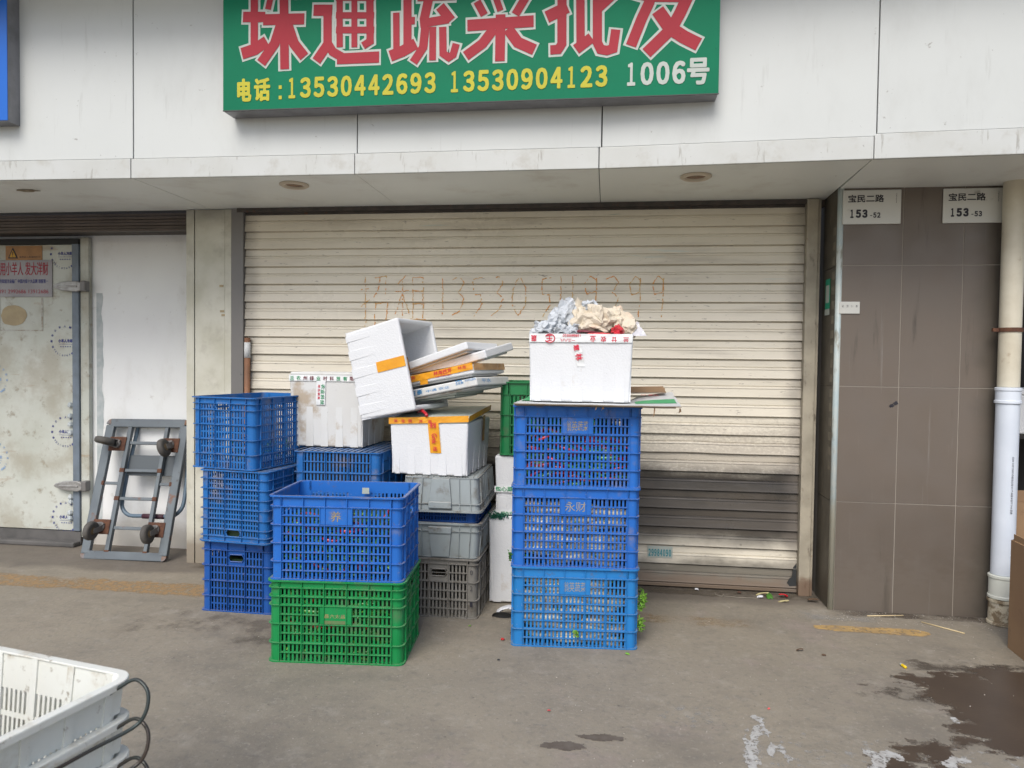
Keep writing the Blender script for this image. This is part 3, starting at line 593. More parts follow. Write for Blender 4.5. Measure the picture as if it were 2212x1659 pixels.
# ------------------------------------------------------------------ left shop: rolled shutter, white wall, cold-room door
rs = thing('rolled_shutter', 'rolled-up brown shutter curtain above the cold-room door at left', 'shutter', (-3.9, 4.52, 2.2))
for k in range(5): 
    b = MB(); b.prism([(0, 0), (0, .019), (1, .019), (1, 0)], 0, .01); z = .03+k*.021
    b.v = [(-1.2+x*2.342, y-.004*(k % 2), z+zz) for x, y, zz in b.v]; b.build('slat', M_brown, rs, bevel=.003)
B('bottom_bar', M_brown, rs, (-1.2, 1.142, -.008, .02, .012, .027)); B('housing', M_header, rs, (-1.2, 1.142, .02, .24, .03, .135))
ww = thing('shop_wall', 'plain white wall panel right of the cold-room door, behind the leaning trolley', 'wall', (-3.2, 4.78, 0))
B('wall_panel', M_wallw, ww, (-2.0, .46, 0, .1, .0, 2.335))
b = MB()
for j in range(46):
    z = .12+j*.037; wj = .045+.03*noise.noise(Vector((1, z*2.5, 0)))+.012*noise.noise(Vector((3, z*11, 0)))
    if z > 1.79: continue
    b.add([(-.455, -.0015, z), (-.455+wj, -.0015, z), (-.455+.045+.03*noise.noise(Vector((1, (z+.037)*2.5, 0)))+.012*noise.noise(Vector((3, (z+.037)*11, 0))), -.0015, z+.037), (-.455, -.0015, z+.037)], [(0, 1, 2, 3)])
b.build('render_smear', M_smear, ww)
dr = thing('cold_room_door', 'worn pale cold-room door with round blue stamps and steel strap hinges', 'door', (-3.9, 4.74, 0))
B('door_panel', M_door, dr, (-1.0, .095, -.004, .035, .105, 2.165), bevel=.004)
B('frame_strip', M_bluesteel, dr, (.096, .148, -.018, .036, .105, 2.19), bevel=.004)
B('frame_strip', M_door, dr, (.150, .215, -.002, .036, .06, 2.215), bevel=.003)
B('top_seal', M_black, dr, (-1.0, .149, -.022, .036, 2.166, 2.205))
B('plinth', M_plinth, dr, (-1.0, .149, -.01, .038, 0, .100)); B('kick_strip', M_plinth, dr, (-1.0, .148, -.08, -.012, 0, .035), bevel=.01)
for z in (1.862, .435):
    b = MB(); b.prism([(-.035, 0), (-.02, .014), (.04, .032), (.15, .038), (.185, .026), (.185, -.026), (.15, -.038), (.04, -.030), (-.02, -.012)], -.048, -.020, Matrix.Translation((0, 0, z)))
    h = b.build('hinge', M_silver, dr, bevel=.005)
    B('hinge_rib', M_silver, h, (.01, .16, -.054, -.046, z-.006, z+.006), bevel=.003); B('hinge_knuckle', M_greysteel, h, (.186, .226, -.055, .0, z-.035, z+.04), bevel=.008)
b = MB()
for z in (.30, .335, .80, .86, .92, .18, .22, 1.0):
    b.lathe([(.016, 0), (.020, .012), (.014, .03), (.004, .036)], 7, Matrix.Translation((.075+.012*noise.noise(Vector((z*7, 0, 0))), -.012, z)))
b.build('sealant_lumps', M_smear, dr)
def stamp(cx, cz, m, r=.105, rows=1):
    g_ = thing_dummy = B('stamp', m, dr, (cx-.050, cx+.058, -.0052, -.0046, cz-.024, cz-.022))
    text('小羊人冷库', m, g_, (cx-.052, -.0055, cz-.012), AX, AZ, .112, .026, .05)
    text('★★★★★', m, g_, (cx-.040, -.0055, cz-.046), AX, AZ, .090, .012, 0)
    ob = []
    for i, ch in enumerate('东莞市小羊人制冷设备'):
        a = R_(205-23*i); p = Vector((cx+r*math.cos(a), -.0055, cz+r*math.sin(a))); tx = Vector((math.sin(a), 0, -math.cos(a))); ty = Vector((math.cos(a), 0, math.sin(a)))
        if p.x > .09: continue
        ob.append(text(ch, m, g_, p-tx*.008-ty*.008, tx, ty, .017, .017, .04))
    for i, ch in enumerate('TEL:0769-227'):
        a = R_(218+10.5*i); p = Vector((cx+r*math.cos(a), -.0055, cz+r*math.sin(a))); tx = Vector((-math.sin(a), 0, math.cos(a))); ty = Vector((-math.cos(a), 0, -math.sin(a)))
        if p.x > .09: continue
        ob.append(text(ch, m, g_, p-tx*.006-ty*.007, tx, ty, None, .014, .01))
    ob = [o for o in ob if o]
    if ob: join_text(ob)
for cx, cz, m in ((.03, 2.10, M_navy), (.03, 1.475, M_navy), (.03, .82, M_navy), (.03, .20, M_navy), (-.54, 1.19, M_navyfade), (-.54, .62, M_navyfade)): stamp(cx, cz, m)
pos = B('poster', M_poster, dr, (-.62, -.062, -.014, -.005, 1.79, 2.055), bevel=.003)
text('用小羊人 发大洋财', M_posterred, pos, (-.475, -.0155, 1.945), AX, AZ, .385, .095, .02)
text('人冷库制冷设备厂 中国冷库十大品牌 销量第一', M_navy, pos, (-.50, -.0155, 1.888), AX, AZ, .41, .030, .01)
text('1391 2992686 13912686', M_posterred, pos, (-.50, -.0155, 1.815), AX, AZ, .41, .028, .0)
text('羊', M_greenink, pos, (-.565, -.0155, 1.935), AX, AZ, .05, .1, .03)
wn = B('warning_label', M_orange, dr, (-.435, -.145, -.0085, -.0045, 2.056, 2.158))
b = MB(); b.prism([(-.415, 2.068), (-.335, 2.068), (-.375, 2.146)], -.0105, -.0095); tr = b.build('warning_triangle', M_ink, wn)
b = MB(); b.prism([(-.402, 2.076), (-.348, 2.076), (-.375, 2.128)], -.0125, -.0115); b.build('triangle_fill', mat('warning_yellow', (.55, .30, .03), .5), tr)
b = MB(); b.box(-.3775, -.3725, -.0135, -.013, 2.090, 2.115); b.box(-.3775, -.3725, -.0135, -.013, 2.080, 2.085); b.build('exclamation_mark', M_ink, tr)
text('非专业人员请勿打开', M_ink, wn, (-.325, -.0095, 2.070), AX, AZ, .17, .014, .0)
b = MB(); pp = []
for k in range(22):
    a = 2*math.pi*k/22; r = 1+.18*noise.noise(Vector((math.cos(a)*2, math.sin(a)*2, 5))); pp.append((-.375+.105*r*math.cos(a), 1.655+.075*r*math.sin(a)))
b.prism(pp, -.0062, -.0052); b.build('torn_paper', M_beigep, dr)
B('tape_outline', mat('peeled_tape_edge', (.30, .26, .20), .8, var=((.5, .5, .46), 30)), dr, (-.50, -.485, -.0065, -.0055, 1.545, 1.785), (-.155, -.142, -.0065, -.0055, 1.545, 1.785), (-.484, -.156, -.0064, -.0056, 1.545, 1.553))
sw = thing('back_wall', 'rear masonry wall behind the shutters and cladding', 'wall', (0, 5.2, 0)); B('masonry', M_dark, sw, (-5.2, 1.24, 0, .1, 0, 3.7)); B('side_return', M_dark, sw, (-5.3, -5.205, -.8, .1, 0, 3.7))

# ------------------------------------------------------------------ tiled pillar
tp = thing('tiled_pillar', 'brown-grey tiled pillar with pale grout right of the shutter', 'pillar', (1.25, 4.2, 0))
TX = [.024, .335, .645, .90]; TZ = [-.0, .610, 1.252, 1.917, 2.56]
for i in range(3):
    for j in range(4):
        B('tile', M_tile, tp, (TX[i]+.0022, TX[i+1]-.0022, -.0008*((i+j) % 2), .01, TZ[j]+.0022, TZ[j+1]-.0022))
for j in range(4): B('side_tile', M_tileside, tp, (-.001*(j % 2), .01, .026, .27, TZ[j]+.0015, TZ[j+1]-.0015))
B('core', M_grout, tp, (.0085, .898, .0018, .5, 0, 2.6))
b = MB(); b.tube([(.012, .012, 0), (.012, .012, 2.5)], .0165, 14); b.build('corner_strip', M_corner, tp, smooth=True)
tm = mat('tape_residue', (.20, .175, .13), .6, var=((.13, .115, .09), 20))
b = MB()
for k in range(17):
    z = .78+k*.082
    b.box(-.0025, -.0015, .035+.01*noise.noise(Vector((z*9, 1, 1))), .085+.02*noise.noise(Vector((z*7, 1, 1))), z, z+.045)
b.build('tape_residue', tm, tp)
stq = B('payment_sticker', mat('sticker_green', (.005, .30, .17), .4), tp, (-.004, -.003, .115, .200, 1.69, 1.86))
B('sticker_panel', M_offw, stq, (-.0052, -.0042, .128, .187, 1.725, 1.825)); B('sticker_foot', M_offw, stq, (-.0052, -.0042, .115, .200, 1.655, 1.689))
def nplate(x, num, label):
    t = thing('house_number_plate', label, 'number plate', (1.25+x, 4.19, 2.14), group='house number plates under the soffit')
    B('plate', M_plate, t, (0, .302, -.002, .006, 0, .186), bevel=.004)
    text('宝民二路', M_ink, t, (.026, -.0032, .118), AX, AZ, .186, .042, .03)
    digits('153', M_ink, t, .034, -.0032, .034, .0335, .028, .046, .08)
    text('-', M_ink, t, (.142, -.0032, .044), AX, AZ, .011, .004, 0); digits(num[1:], M_ink, t, .158, -.0032, .034, .0205, .017, .029, .06)
    text('BAOMIN ERLU', M_ink, t, (.278, -.0032, .114), (0, 0, 1), (-1, 0, 0), .052, .005, .0)
nplate(.016, '-52', 'white house number plate reading 153-52, left of the pair under the soffit')
nplate(.530, '-53', 'white house number plate reading 153-53, right of the pair beside the drain pipe')
lb = thing('street_label', 'small white street-name label stuck on the tiled pillar beside the corner strip', 'label', (1.262, 4.1925, 1.652))
B('plate', M_plate, lb, (0, .108, 0, .006, 0, .066), bevel=.002)
for k, ch in enumerate('宝民二路'): text(ch, M_ink, lb, (.014+.024*k, -.0008, .048), (0, 0, -1), (1, 0, 0), .014, .009, .0)
sc = text('电话', M_ink, None, (1.250+.296, 4.197, 1.135), (.8, 0, .55), (-.55, 0, .8), .05, .02, .06, 'ink_stamp_mark'); sc.parent = tp; sc.location = (-1.25, -4.2, 0)

# ------------------------------------------------------------------ drain pipe
dp = thing('drain_pipe', 'white plastic drain pipe at the right edge of the tiled pillar', 'pipe', (2.100, 4.12, 0))
def cyl(r, z0, z1, m, name, lip=0):
    b = MB(); pr = [(r-.004, z0), (r, z0+.003), (r, z1-.003), (r-.004, z1)]
    if lip: pr = [(r-.002, z0), (r+lip, z0+.004), (r+lip, z0+.016), (r, z0+.020), (r, z1-.020), (r+lip, z1-.016), (r+lip, z1-.004), (r-.002, z1)]
    b.lathe(pr, 32); o = b.build(name, m, dp, smooth=True); o.modifiers.new('e', 'EDGE_SPLIT').split_angle = R_(40); return o
cyl(.052, 1.262, 2.6, M_pvcold, 'upper_pipe'); cyl(.0585, 1.175, 1.262, M_pvc, 'coupling', .004); cyl(.055, .268, 1.176, M_pvc, 'lower_pipe'); cyl(.0615, .140, .268, mat('cream_coupling', (.62, .64, .58), .35), 'coupling', .004)
o = cyl(.060, 0, .140, M_pvcdirty, 'base_socket', .007)
b = MB(); b.lathe([(.054, 1.553), (.058, 1.553), (.058, 1.575), (.054, 1.575)], 28); b.box(-.085, -.05, -.004, .012, 1.555, 1.573); b.build('clamp', M_rust, dp)
pm = text('联塑 PVC-U排水管材 ø110 执行标准Q/LS002-2012 A023', M_ink, dp, (.012, -.0562, .60), (0, 0, 1), (-1, 0, 0), .30, .012, .0)
# shop beyond the pipe
rw = thing('shop_interior', 'dark shop interior seen in the gap beyond the drain pipe', 'interior', (2.3, 5.3, 0))
B('back_panel', M_dark, rw, (-.4, 1.6, 0, .1, 0, 3)); B('side_panel', M_dark, rw, (-.16, -.14, -.6, -.001, 0, 3))
B('shelf', M_dark, rw, (-.1, 1.2, -.5, -.05, .93, .96))
cbx = thing('foam_box', 'white foam box on the dark shelf beyond the drain pipe', 'foam box', (2.62, 4.95, .96)); B('body', M_foam, cbx, (-.25, .25, -.15, .15, 0, .24), bevel=.01); B('lid', M_foam, cbx, (-.255, .255, -.155, .155, .242, .28), bevel=.006)
cb2 = thing('carton', 'brown carton standing in the dark shop beyond the drain pipe', 'carton', (2.62, 4.9, .0)); B('body', M_card, cb2, (-.22, .22, -.15, .15, 0, .55), bevel=.003); B('flap', M_card, cb2, (-.22, .22, -.152, -.146, .55, .62))
# cardboard box at right edge
bx = thing('cardboard_box', 'large brown cardboard box with a dark hand hole, cropped at the right edge', 'carton', (2.16, 3.50, 0), R_(-4))
for a in ((-.22, -.214, -.27, .26), (.29, .296, -.27, .26)): B('side_panel', M_card, bx, (*a, 0, .53), bevel=.001)
for a in ((-.213, .289, .254, .26), (-.213, .289, -.27, -.264)): B('side_panel', M_card, bx, (*a, 0, .532), bevel=.001)
B('base_panel', M_card, bx, (-.213, .289, -.263, .253, .002, .008)); B('flap', M_card, bx, (-.213, -.209, -.26, .25, .532, .56), bevel=.001)
b = MB(); b.lathe([(.001, 0), (.028, 0), (.028, -.002), (.001, -.002)], 16, Matrix.Translation((-.2215, -.16, .34)) @ Matrix.Rotation(R_(90), 4, 'Y') @ Matrix.Scale(1.6, 4, (0, 1, 0))); b.build('hand_hole', M_black, bx)

# ------------------------------------------------------------------ lattice crates
def face_boxes(W, z0, rows, cols, nslot, plate=None, handle=None, post=.048, t=.003, half=True, solid=()):
    """slotted face in the plane y=0, x from -W/2..W/2; returns boxes"""
    bx = []; x0, x1 = -W/2+post, W/2-post; cw = (x1-x0)/cols
    sl = cw/(nslot*2+1)*1.08
    for j in range(len(rows)-1):
        za, zb = rows[j], rows[j+1]; zm = (za+zb)/2; e = .006 if zb-za > .03 else .003
        for i in range(cols):
            xa, xb = x0+i*cw, x0+(i+1)*cw
            if j in solid: bx.append((xa, xb, -t, 0, za, zb)); continue
            holes = [(za+e, zm-e*.6), (zm+e*.6, zb-e)] if half and zb-za > .05 else [(za+e, zb-e)]
            if plate and j in plate[1] and plate[2] < (xa+xb)/2 < plate[3]:
                bx.append((xa, xb, -t, 0, za, zb)); continue
            if handle and j == handle[0] and abs((xa+xb)/2) < .03:
                hz = handle[1]; bx += [(xa, xb, -t, 0, za, hz-.017), (xa, xb, -t, 0, hz+.017, zb), (xa, xa+.008, -t, 0, hz-.017, hz+.017), (xb-.008, xb, -t, 0, hz-.017, hz+.017)]; continue
            pitch = (cw-.006)/nslot; hw = pitch*.50
            hs = [xa+.003+pitch*(k+.5) for k in range(nslot)]
            xs = xa
            for h in hs: bx.append((xs, h-hw/2, -t, 0, za, zb)); xs = h+hw/2
            bx.append((xs, xb, -t, 0, za, zb))
            zz = za
            for (ha, hb) in holes:
                for h in hs: bx.append((h-hw/2, h+hw/2, -t, 0, zz, ha))
                zz = hb
            for h in hs: bx.append((h-hw/2, h+hw/2, -t, 0, zz, zb))
    return bx
def crate(label, colour, w=.61, d=.42, h=.385, bands=(.13, .2175, .2175, .2175, .2175), group=None, cols=(5, 3), nslot=5, plate=None, side_handle=True, inv=False, taper=0, name='plastic_crate', fins=True, front_handle=None, top_solid=True, cr=.028):
    m = BLUES[colour]
    t = thing(name, label, 'crate', group=group)
    s_ = sum(bands[1:])+bands[0]; rows = [0.0]
    for f in reversed(bands[1:]): rows.append(rows[-1]+h*f/s_)
    ztop = h
    def put(b):
        if taper: b.warp(lambda v: Vector((v.x*(1-taper*(1-v.z/h)), v.y*(1-taper*1.3*(1-v.z/h)), v.z)))
        if inv: b.warp(lambda v: Vector((v.x, -v.y, h-v.z)))
        return b
    rib = .010; wi, di = w-2*rib, d-2*rib
    nR = len(rows)-1; prow = nR-1 if plate is None or len(plate) < 6 else plate[5]
    for (W, D, rz, nc) in ((wi, di, 0, cols[0]), (wi, di, math.pi, cols[0]), (di, wi, math.pi/2, cols[1]), (di, wi, -math.pi/2, cols[1])):
        front = rz in (0, math.pi); M = Matrix.Rotation(rz, 4, 'Z') @ Matrix.Translation((0, -D/2+.003, 0))
        pl_ = None; hd = None
        if front and plate: pl_ = (1, (prow,), plate[1], plate[2])
        if (not front) and side_handle: hd = (nR-1, (rows[nR-1]+rows[nR])/2)
        if front and front_handle: hd = (nR-1, (rows[nR-1]+rows[nR])/2)
        b = MB()
        for q in face_boxes(W-.0, 0, rows, nc, nslot, pl_, hd): b.box(*q, M=M)
        b.box(-W/2+.04, W/2-.04, -.003, 0, rows[-1], h-.004, M=M)
        sp = put(b).build('side_panel', m, t)
        if fins:
            b = MB(); post = .048; cw = (W-2*post)/nc
            for i in range(nc+1):
                x = -W/2+post+i*cw
                b.box(x-.0013, x+.0013, -.003-rib+.001, -.0035, .001, h-.006, M=M)
            put(b).build('rib', m, t)
        if pl_ or (front and plate):
            b = MB(); zc = rows[prow]; x0, x1 = plate[1]-.035, plate[2]+.035
            b.box(x0, x1, -.0075, -.0035, zc+.004, rows[prow+1]-.003, M=M); b.box(x0-.003, x0, -.012, -.0035, zc, rows[prow+1], M=M); b.box(x1, x1+.003, -.012, -.0035, zc, rows[prow+1], M=M)
            pp = put(b).build('name_plate', m, t)
            if rz == 0 and plate[0]:
                tw = plate[4] if len(plate) > 4 else .10; xc = (x0+x1)/2
                text(plate[0], plate[3], pp, M @ Vector((xc-tw/2, -.0085, zc+(rows[prow+1]-zc)*.22)), AX, AZ, tw, (rows[prow+1]-zc)*.56, .004)
        if hd:
            z = hd[1]; b = MB()
            pts = [M @ Vector((x*.034+(.018 if x > 0 else -.018)*0+x*.0, -.006, z+zz)) for x, zz in ((-1, .019), (1, .019), (1.35, 0), (1, -.019), (-1, -.019), (-1.35, 0))]
            b.tube(pts, .0035, 5, closed=True); put(b).build('handle_rim', m, t)
    # corner posts
    for cx, cy in ((-1, -1), (1, -1), (1, 1), (-1, 1)):
        b = MB(); pts = []
        W2, D2, r = wi/2, di/2, cr
        pts.append((W2-.05, D2)); 
        for k in range(6):
            a = R_(90-90*k/5); pts.append((W2-r+r*math.cos(a), D2-r+r*math.sin(a)))
        pts.append((W2, D2-.05)); n = len(pts)
        inn = [(x-.003*(x > W2-r-.001 and y < D2), y-.003*(y > D2-r-.001)) for x, y in pts]
        vs = [(cx*x, cy*y, z) for z in (.001, h-.004) for x, y in pts]+[(cx*x, cy*y, z) for z in (.001, h-.004) for x, y in inn]
        fs = []
        for i in range(n-1): fs += [(i, i+1, n+i+1, n+i), (2*n+i, 3*n+i, 3*n+i+1, 2*n+i+1), (i, 2*n+i, 2*n+i+1, i+1), (n+i, n+i+1, 3*n+i+1, 3*n+i)]
        b.add(vs, fs); o = put(b).build('corner_post', m, t, smooth=False)
    # ribs round the crate
    for k, z in enumerate(rows[1:-1]):
        b = MB(); b.ring(w-.002, d-.002, cr, rib-.001, z-.0015, z+.0015); put(b).build('rib', m, t)
        zm = z-(rows[k+1]-rows[k])/2
    for k in range(len(rows)-1):
        if rows[k+1]-rows[k] > .05:
            zm = (rows[k]+rows[k+1])/2
            for sgn in (1, -1):
                for q in ([(-wi/2+.05, wi/2-.05)] if not (plate and k == prow) else [(-wi/2+.05, plate[1]-.036), (plate[2]+.036, wi/2-.05)]):
                    b = MB(); b.box(q[0], q[1], sgn*(di/2+.0035)-.0035, sgn*(di/2+.0035)+.003, zm-.0012, zm+.0012); put(b).build('rib', m, t)
    b = MB(); b.ring(w-.001, d-.001, cr, rib, rows[-1]-.0015, rows[-1]+.0015); put(b).build('rib', m, t)
    b = MB(); b.ring(w+.006, d+.006, cr+.004, .014, h-.007, h); put(b).build('rim', m, t)
    b = MB(); b.ring(w-.002, d-.002, cr, .012, 0, .006); put(b).build('base_ring', m, t)
    b = MB()
    for i in range(13):
        x = -wi/2+.03+(wi-.06)*i/12; b.box(x-.011, x+.011, -di/2+.004, di/2-.004, .002, .0048)
    for i in range(7):
        y = -di/2+.02+(di-.04)*i/6; b.box(-wi/2+.004, wi/2-.004, y-.010, y+.010, .0052, .008)
    b.box(-wi/2+.004, wi/2-.004, -.06, .06, .0084, .010)
    put(b).build('base_grid', m, t)
    return t
def place(t, x, y, z, a=0, d=.42, side=False, w=.61, rx=0, ry=0):
    """x, y is the centre of the near face"""
    dep = w if side else d
    t.location = (x-math.sin(a)*dep/2, y+math.cos(a)*dep/2, z)
    t.rotation_euler = (rx, ry, a+(math.pi/2 if side else 0)); return t
GR = 'plastic crates in the right-hand stack'
PLT = lambda txt, m, tw=.10, *r: (txt, -.037, .037, m, tw, *r)
c1 = place(crate('bright blue crate of muddy white roots at the bottom of the right stack', 'sky', plate=PLT('翁英蔬菜', M_dustink, .105), group=GR), -.137, 3.42, .001, .075)
c2 = place(crate('blue crate marked 永财, middle of the right stack, holding muddy roots', 'royal', plate=PLT('永财', M_dustink, .10), group=GR, cr=.024), -.139, 3.418, .386, .070)
c3 = place(crate('blue crate marked 翁英蔬菜 full of red and green chilies, top of right stack', 'royal', plate=PLT('翁英蔬菜', M_gold, .105), group=GR), -.136, 3.42, .771, .066)
GL = 'plastic crates in the left-hand stacks'
gb = (.09, .105, .105, .22, .23, .23)
cj = place(crate('green crate on the ground under the blue leafy crate, front left', 'green', w=.625, bands=gb, h=.372, plate=PLT('', M_gold, .10, 2), group=GL, cr=.034), -1.188, 3.063, .001, .078)
text('昌六太昌', M_gold, cj, (-.048, -.2045, .205), AX, AZ, .092, .018, .01); B('faded_print', M_fadeg, cj, (-.050, .046, -.2046, -.2040, .178, .194))
ci = place(crate('blue crate marked 养 filled with chilies and leaves, on the green crate', 'royal', w=.612, h=.38, plate=PLT('养', M_gold, .045), group=GL), -1.188, 3.066, .374, .078)
tk = B('price_ticket', M_offw, ci, (.02, .055, .168, .169, .325, .355)); tk.rotation_euler = (0, 0, 0)
cc = place(crate('dusty blue crate at the bottom of the far-left stack', 'deep', h=.383, group=GL, nslot=5, cols=(5, 3)), -1.955, 3.61, .001, -.02, side=True)
cb = place(crate('upside-down blue crate in the middle of the far-left stack', 'mid', h=.383, inv=True, group=GL, bands=(.08, .1, .14, .14, .14, .14, .14, .12), nslot=6), -1.955, 3.575, .386, -.11, side=True)
ca = place(crate('open blue crate on top of the far-left stack, turned askew', 'mid', h=.385, group=GL, bands=(.09, .09, .205, .205, .205, .205), nslot=5), -2.035, 3.610, .772, -.20, side=True, rx=0)
cd = place(crate('upside-down blue crate under the foam box with green lettering tape', 'mid', w=.50, d=.60, h=.43, inv=True, group=GL, cols=(3, 4), nslot=6, bands=(.08, .12, .265, .265, .27)), -1.452, 3.75, .433, 0, d=.60)
cd2 = place(crate('blue crate on the ground, nearly hidden behind the front-left stack', 'mid', w=.50, d=.60, h=.43, group=GL, cols=(3, 4), nslot=6, bands=(.08, .12, .265, .265, .27)), -1.452, 3.755, .001, 0, d=.60)
GB = 'plastic crates in the middle-back stack'
chh = place(crate('dirty grey lattice crate at the bottom of the grey stack', 'dgrey', w=.43, d=.60, h=.316, group=GB, cols=(3, 5), nslot=5, bands=(.09, .30, .30, .30), front_handle=True), -.872, 3.72, .001, 0, d=.60)
for k_, ch_ in enumerate('021'): text(ch_, M_ink, chh, (.172, -.3005, .235-.085*k_), AX, AZ, .014, .026, .0)
def tub(label, inv, h=.182, w=.44, d=.60, zdir=1):
    m = BLUES['grey']; t = thing('plastic_tub', label, 'tub', group='grey plastic tubs in the middle stack')
    tp_ = .07
    def put(b):
        b.warp(lambda v: Vector((v.x*(1-tp_*(1-v.z/h)), v.y*(1-tp_*.8*(1-v.z/h)), v.z)))
        if inv: b.warp(lambda v: Vector((v.x, -v.y, h-v.z)))
        return b
    b = MB(); b.ring(w-.02, d-.02, .03, .004, .003, h-.002, seg=5); put(b).build('tub_wall', m, t)
    b = MB(); b.ring(w+.004, d+.004, .034, .016, h-.010, h, seg=5); put(b).build('rim', m, t)
    b = MB(); b.ring(w-.004, d-.004, .030, .007, h-.046, h-.042, seg=5); put(b).build('rib', m, t)
    b = MB(); b.ring(w-.012, d-.012, .028, .010, .0, .005, seg=5); put(b).build('base_ring', m, t)
    b = MB(); b.box(-w/2+.014, w/2-.014, -d/2+.014, d/2-.014, .003, .007)
    for i in range(12):
        x = -w/2+.04+(w-.08)*i/11; b.box(x-.0015, x+.0015, -d/2+.018, d/2-.018, -.003, .0025)
    for i in range(16):
        y = -d/2+.04+(d-.08)*i/15; b.box(-w/2+.018, w/2-.018, y-.0015, y+.0015, -.0035, .0022)
    put(b).build('base_grid', m, t)
    for sg_ in (1, -1):
        b = MB(); M = Matrix.Identity(4) if sg_ == 1 else Matrix.Rotation(math.pi, 4, 'Z')
        for x in (-.165, .105, .165, -.105): b.box(x-.0015, x+.0015, -d/2, -d/2+.0095, .005, h-.010, M=M)
        put(b).build('rib', m, t)
        b = MB()
        b.prism([(-.050, .006), (.050, .006), (.064, h-.02), (-.064, h-.02)], -d/2-.003, -d/2+.0098, M=M)
        put(b).build('handle_block', m, t, bevel=.002)
        b = MB(); b.box(-.062, .062, -d/2-.010, -d/2-.0035, h-.056, h-.022, M=M); put(b).build('hand_grip', m, t, bevel=.003)
    for sg_ in (1, -1):
        b = MB()
        for k in range(9):
            y = -d/2+.06+(d-.12)*k/8; b.box(sg_*(w/2-.0095), sg_*(w/2-.001), y-.0015, y+.0015, .006, h-.010)
        put(b).build('rib', m, t)
    return t
tg = place(tub('grey plastic tub upright, lower of the two grey tubs', False, h=.19), -.865, 3.715, .318, 0, d=.60)
cf = place(crate('blue crate whose bottom shows between the two grey tubs', 'deep', w=.385, d=.52, h=.20, inv=True, group=GB, cols=(3, 5), nslot=6, bands=(.1, .3, .3, .3)), -.865, 3.755, .366, 0, d=.52)
te = place(tub('upside-down grey plastic tub, upper of the two grey tubs', True, h=.182), -.862, 3.70, .567, .02, d=.60)
ck = place(crate('dark green crate at the back, behind the right stack', 'dgreen', w=.60, h=.41, group=GB, bands=(.17, .28, .28, .27), nslot=4), -.296, 3.98, .843, 0, d=.42)

# ------------------------------------------------------------------ contents
def copy_tree(o, parent=None):
    c = o.copy(); COL.objects.link(c); c.parent = parent
    for ch in list(o.children): copy_tree(ch, c)
    return c
def pepper(m, L, r, bend, nm='chili_pepper'):
    b = MB(); pts = [(L*(t-.5), bend*L*math.sin(math.pi*t), 0) for t in [i/7 for i in range(8)]]
    b.tube(pts, r, 7, rf=lambda t: (1-.75*t**2.2)*(.55+.45*min(1, t*6)))
    o = b.build(nm, m, smooth=True)
    b = MB(); b.tube([(-L*.5, 0, 0), (-L*.5-.012, .002, .001), (-L*.5-.024, .006, .003)], .0028, 5); b.build('stalk', M_leaf, o, smooth=True)
    return o
protos = [pepper(M_peprd, .13, .0085, .12), pepper(M_pepgr, .15, .0095, .08), pepper(M_peprd, .11, .0095, -.15), pepper(M_pepgr, .13, .010, -.1)]
used = set()
def scatter(host, n, kinds, zlo, zhi, label, grp, w=.61, d=.42, cat='chili', near=.6, orient=.5, nlabel=None):
    Mw = Matrix.Translation(host.location) @ host.rotation_euler.to_matrix().to_4x4()
    for i in range(n):
        k = random.choice(kinds); p = protos[k]
        if k in used: o = copy_tree(p)
        else: o = p; used.add(k)
        z = random.uniform(zlo, zhi)
        if random.random() < near: y = -d/2+random.uniform(.024, .042)
        else: y = random.uniform(-d/2+.03, d/2-.04)
        rt_ = k >= 4
        if rt_ and y < -d/2+.07: y = -d/2+random.uniform(.036, .046)
        x = random.uniform(-w/2+(.15 if rt_ else .10), w/2-(.15 if rt_ else .10))
        a = random.gauss(0, orient)
        if y < -d/2+.07: a = max(-.04, min(.04, a)) if rt_ else max(-.18, min(.18, a))
        if rt_ and y >= -d/2+.07: y = max(y, -d/2+.12); a = max(-.4, min(.4, a))
        o.matrix_world = Mw @ Matrix.Translation((x, y+abs(math.sin(a))*.05, z)) @ Matrix.Rotation(a, 4, 'Z') @ Matrix.Rotation(random.gauss(0, .09 if k >= 4 else .35), 4, 'Y') @ Matrix.Rotation(random.uniform(0, 6.28), 4, 'X')
        cw_ = ('leftmost', 'second', 'middle', 'fourth', 'rightmost')[min(4, max(0, int((x+w/2-.06)/(w-.12)*5)))]
        rw_ = ('bottom', 'second-lowest', 'second-highest', 'top')[min(3, max(0, int(z/(.335/4))))]
        tag(o, '%s, %s column, %s row' % (nlabel[k % 2], cw_, rw_), cat, grp)
def filler(host, zt, m, w=.55, d=.34, label='dark fill standing for the shade in the depth of the crate', y=.01, nm='crate_shade_fill', amp=.03):  # dark core inside a crate, its colour standing for shade behind the slots
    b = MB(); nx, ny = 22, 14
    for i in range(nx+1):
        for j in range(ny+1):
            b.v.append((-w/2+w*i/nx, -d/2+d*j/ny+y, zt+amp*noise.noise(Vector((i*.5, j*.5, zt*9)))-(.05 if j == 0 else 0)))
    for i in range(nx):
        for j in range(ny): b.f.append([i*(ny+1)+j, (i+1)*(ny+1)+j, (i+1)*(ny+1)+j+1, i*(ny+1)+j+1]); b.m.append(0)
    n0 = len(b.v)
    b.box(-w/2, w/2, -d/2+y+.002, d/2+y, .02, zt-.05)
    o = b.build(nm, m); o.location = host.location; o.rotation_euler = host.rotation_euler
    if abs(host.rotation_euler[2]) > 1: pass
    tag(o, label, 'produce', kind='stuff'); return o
filler(c3, .26, M_shadebrown, label='dark fill for the shade among chilies deep inside the top right crate'); filler(c2, .30, M_shadebrown, label='dark fill for the shade among roots deep inside the 永财 crate'); filler(c1, .33, M_shadebrown, label='dark fill for the shade among roots deep inside the lowest right crate')
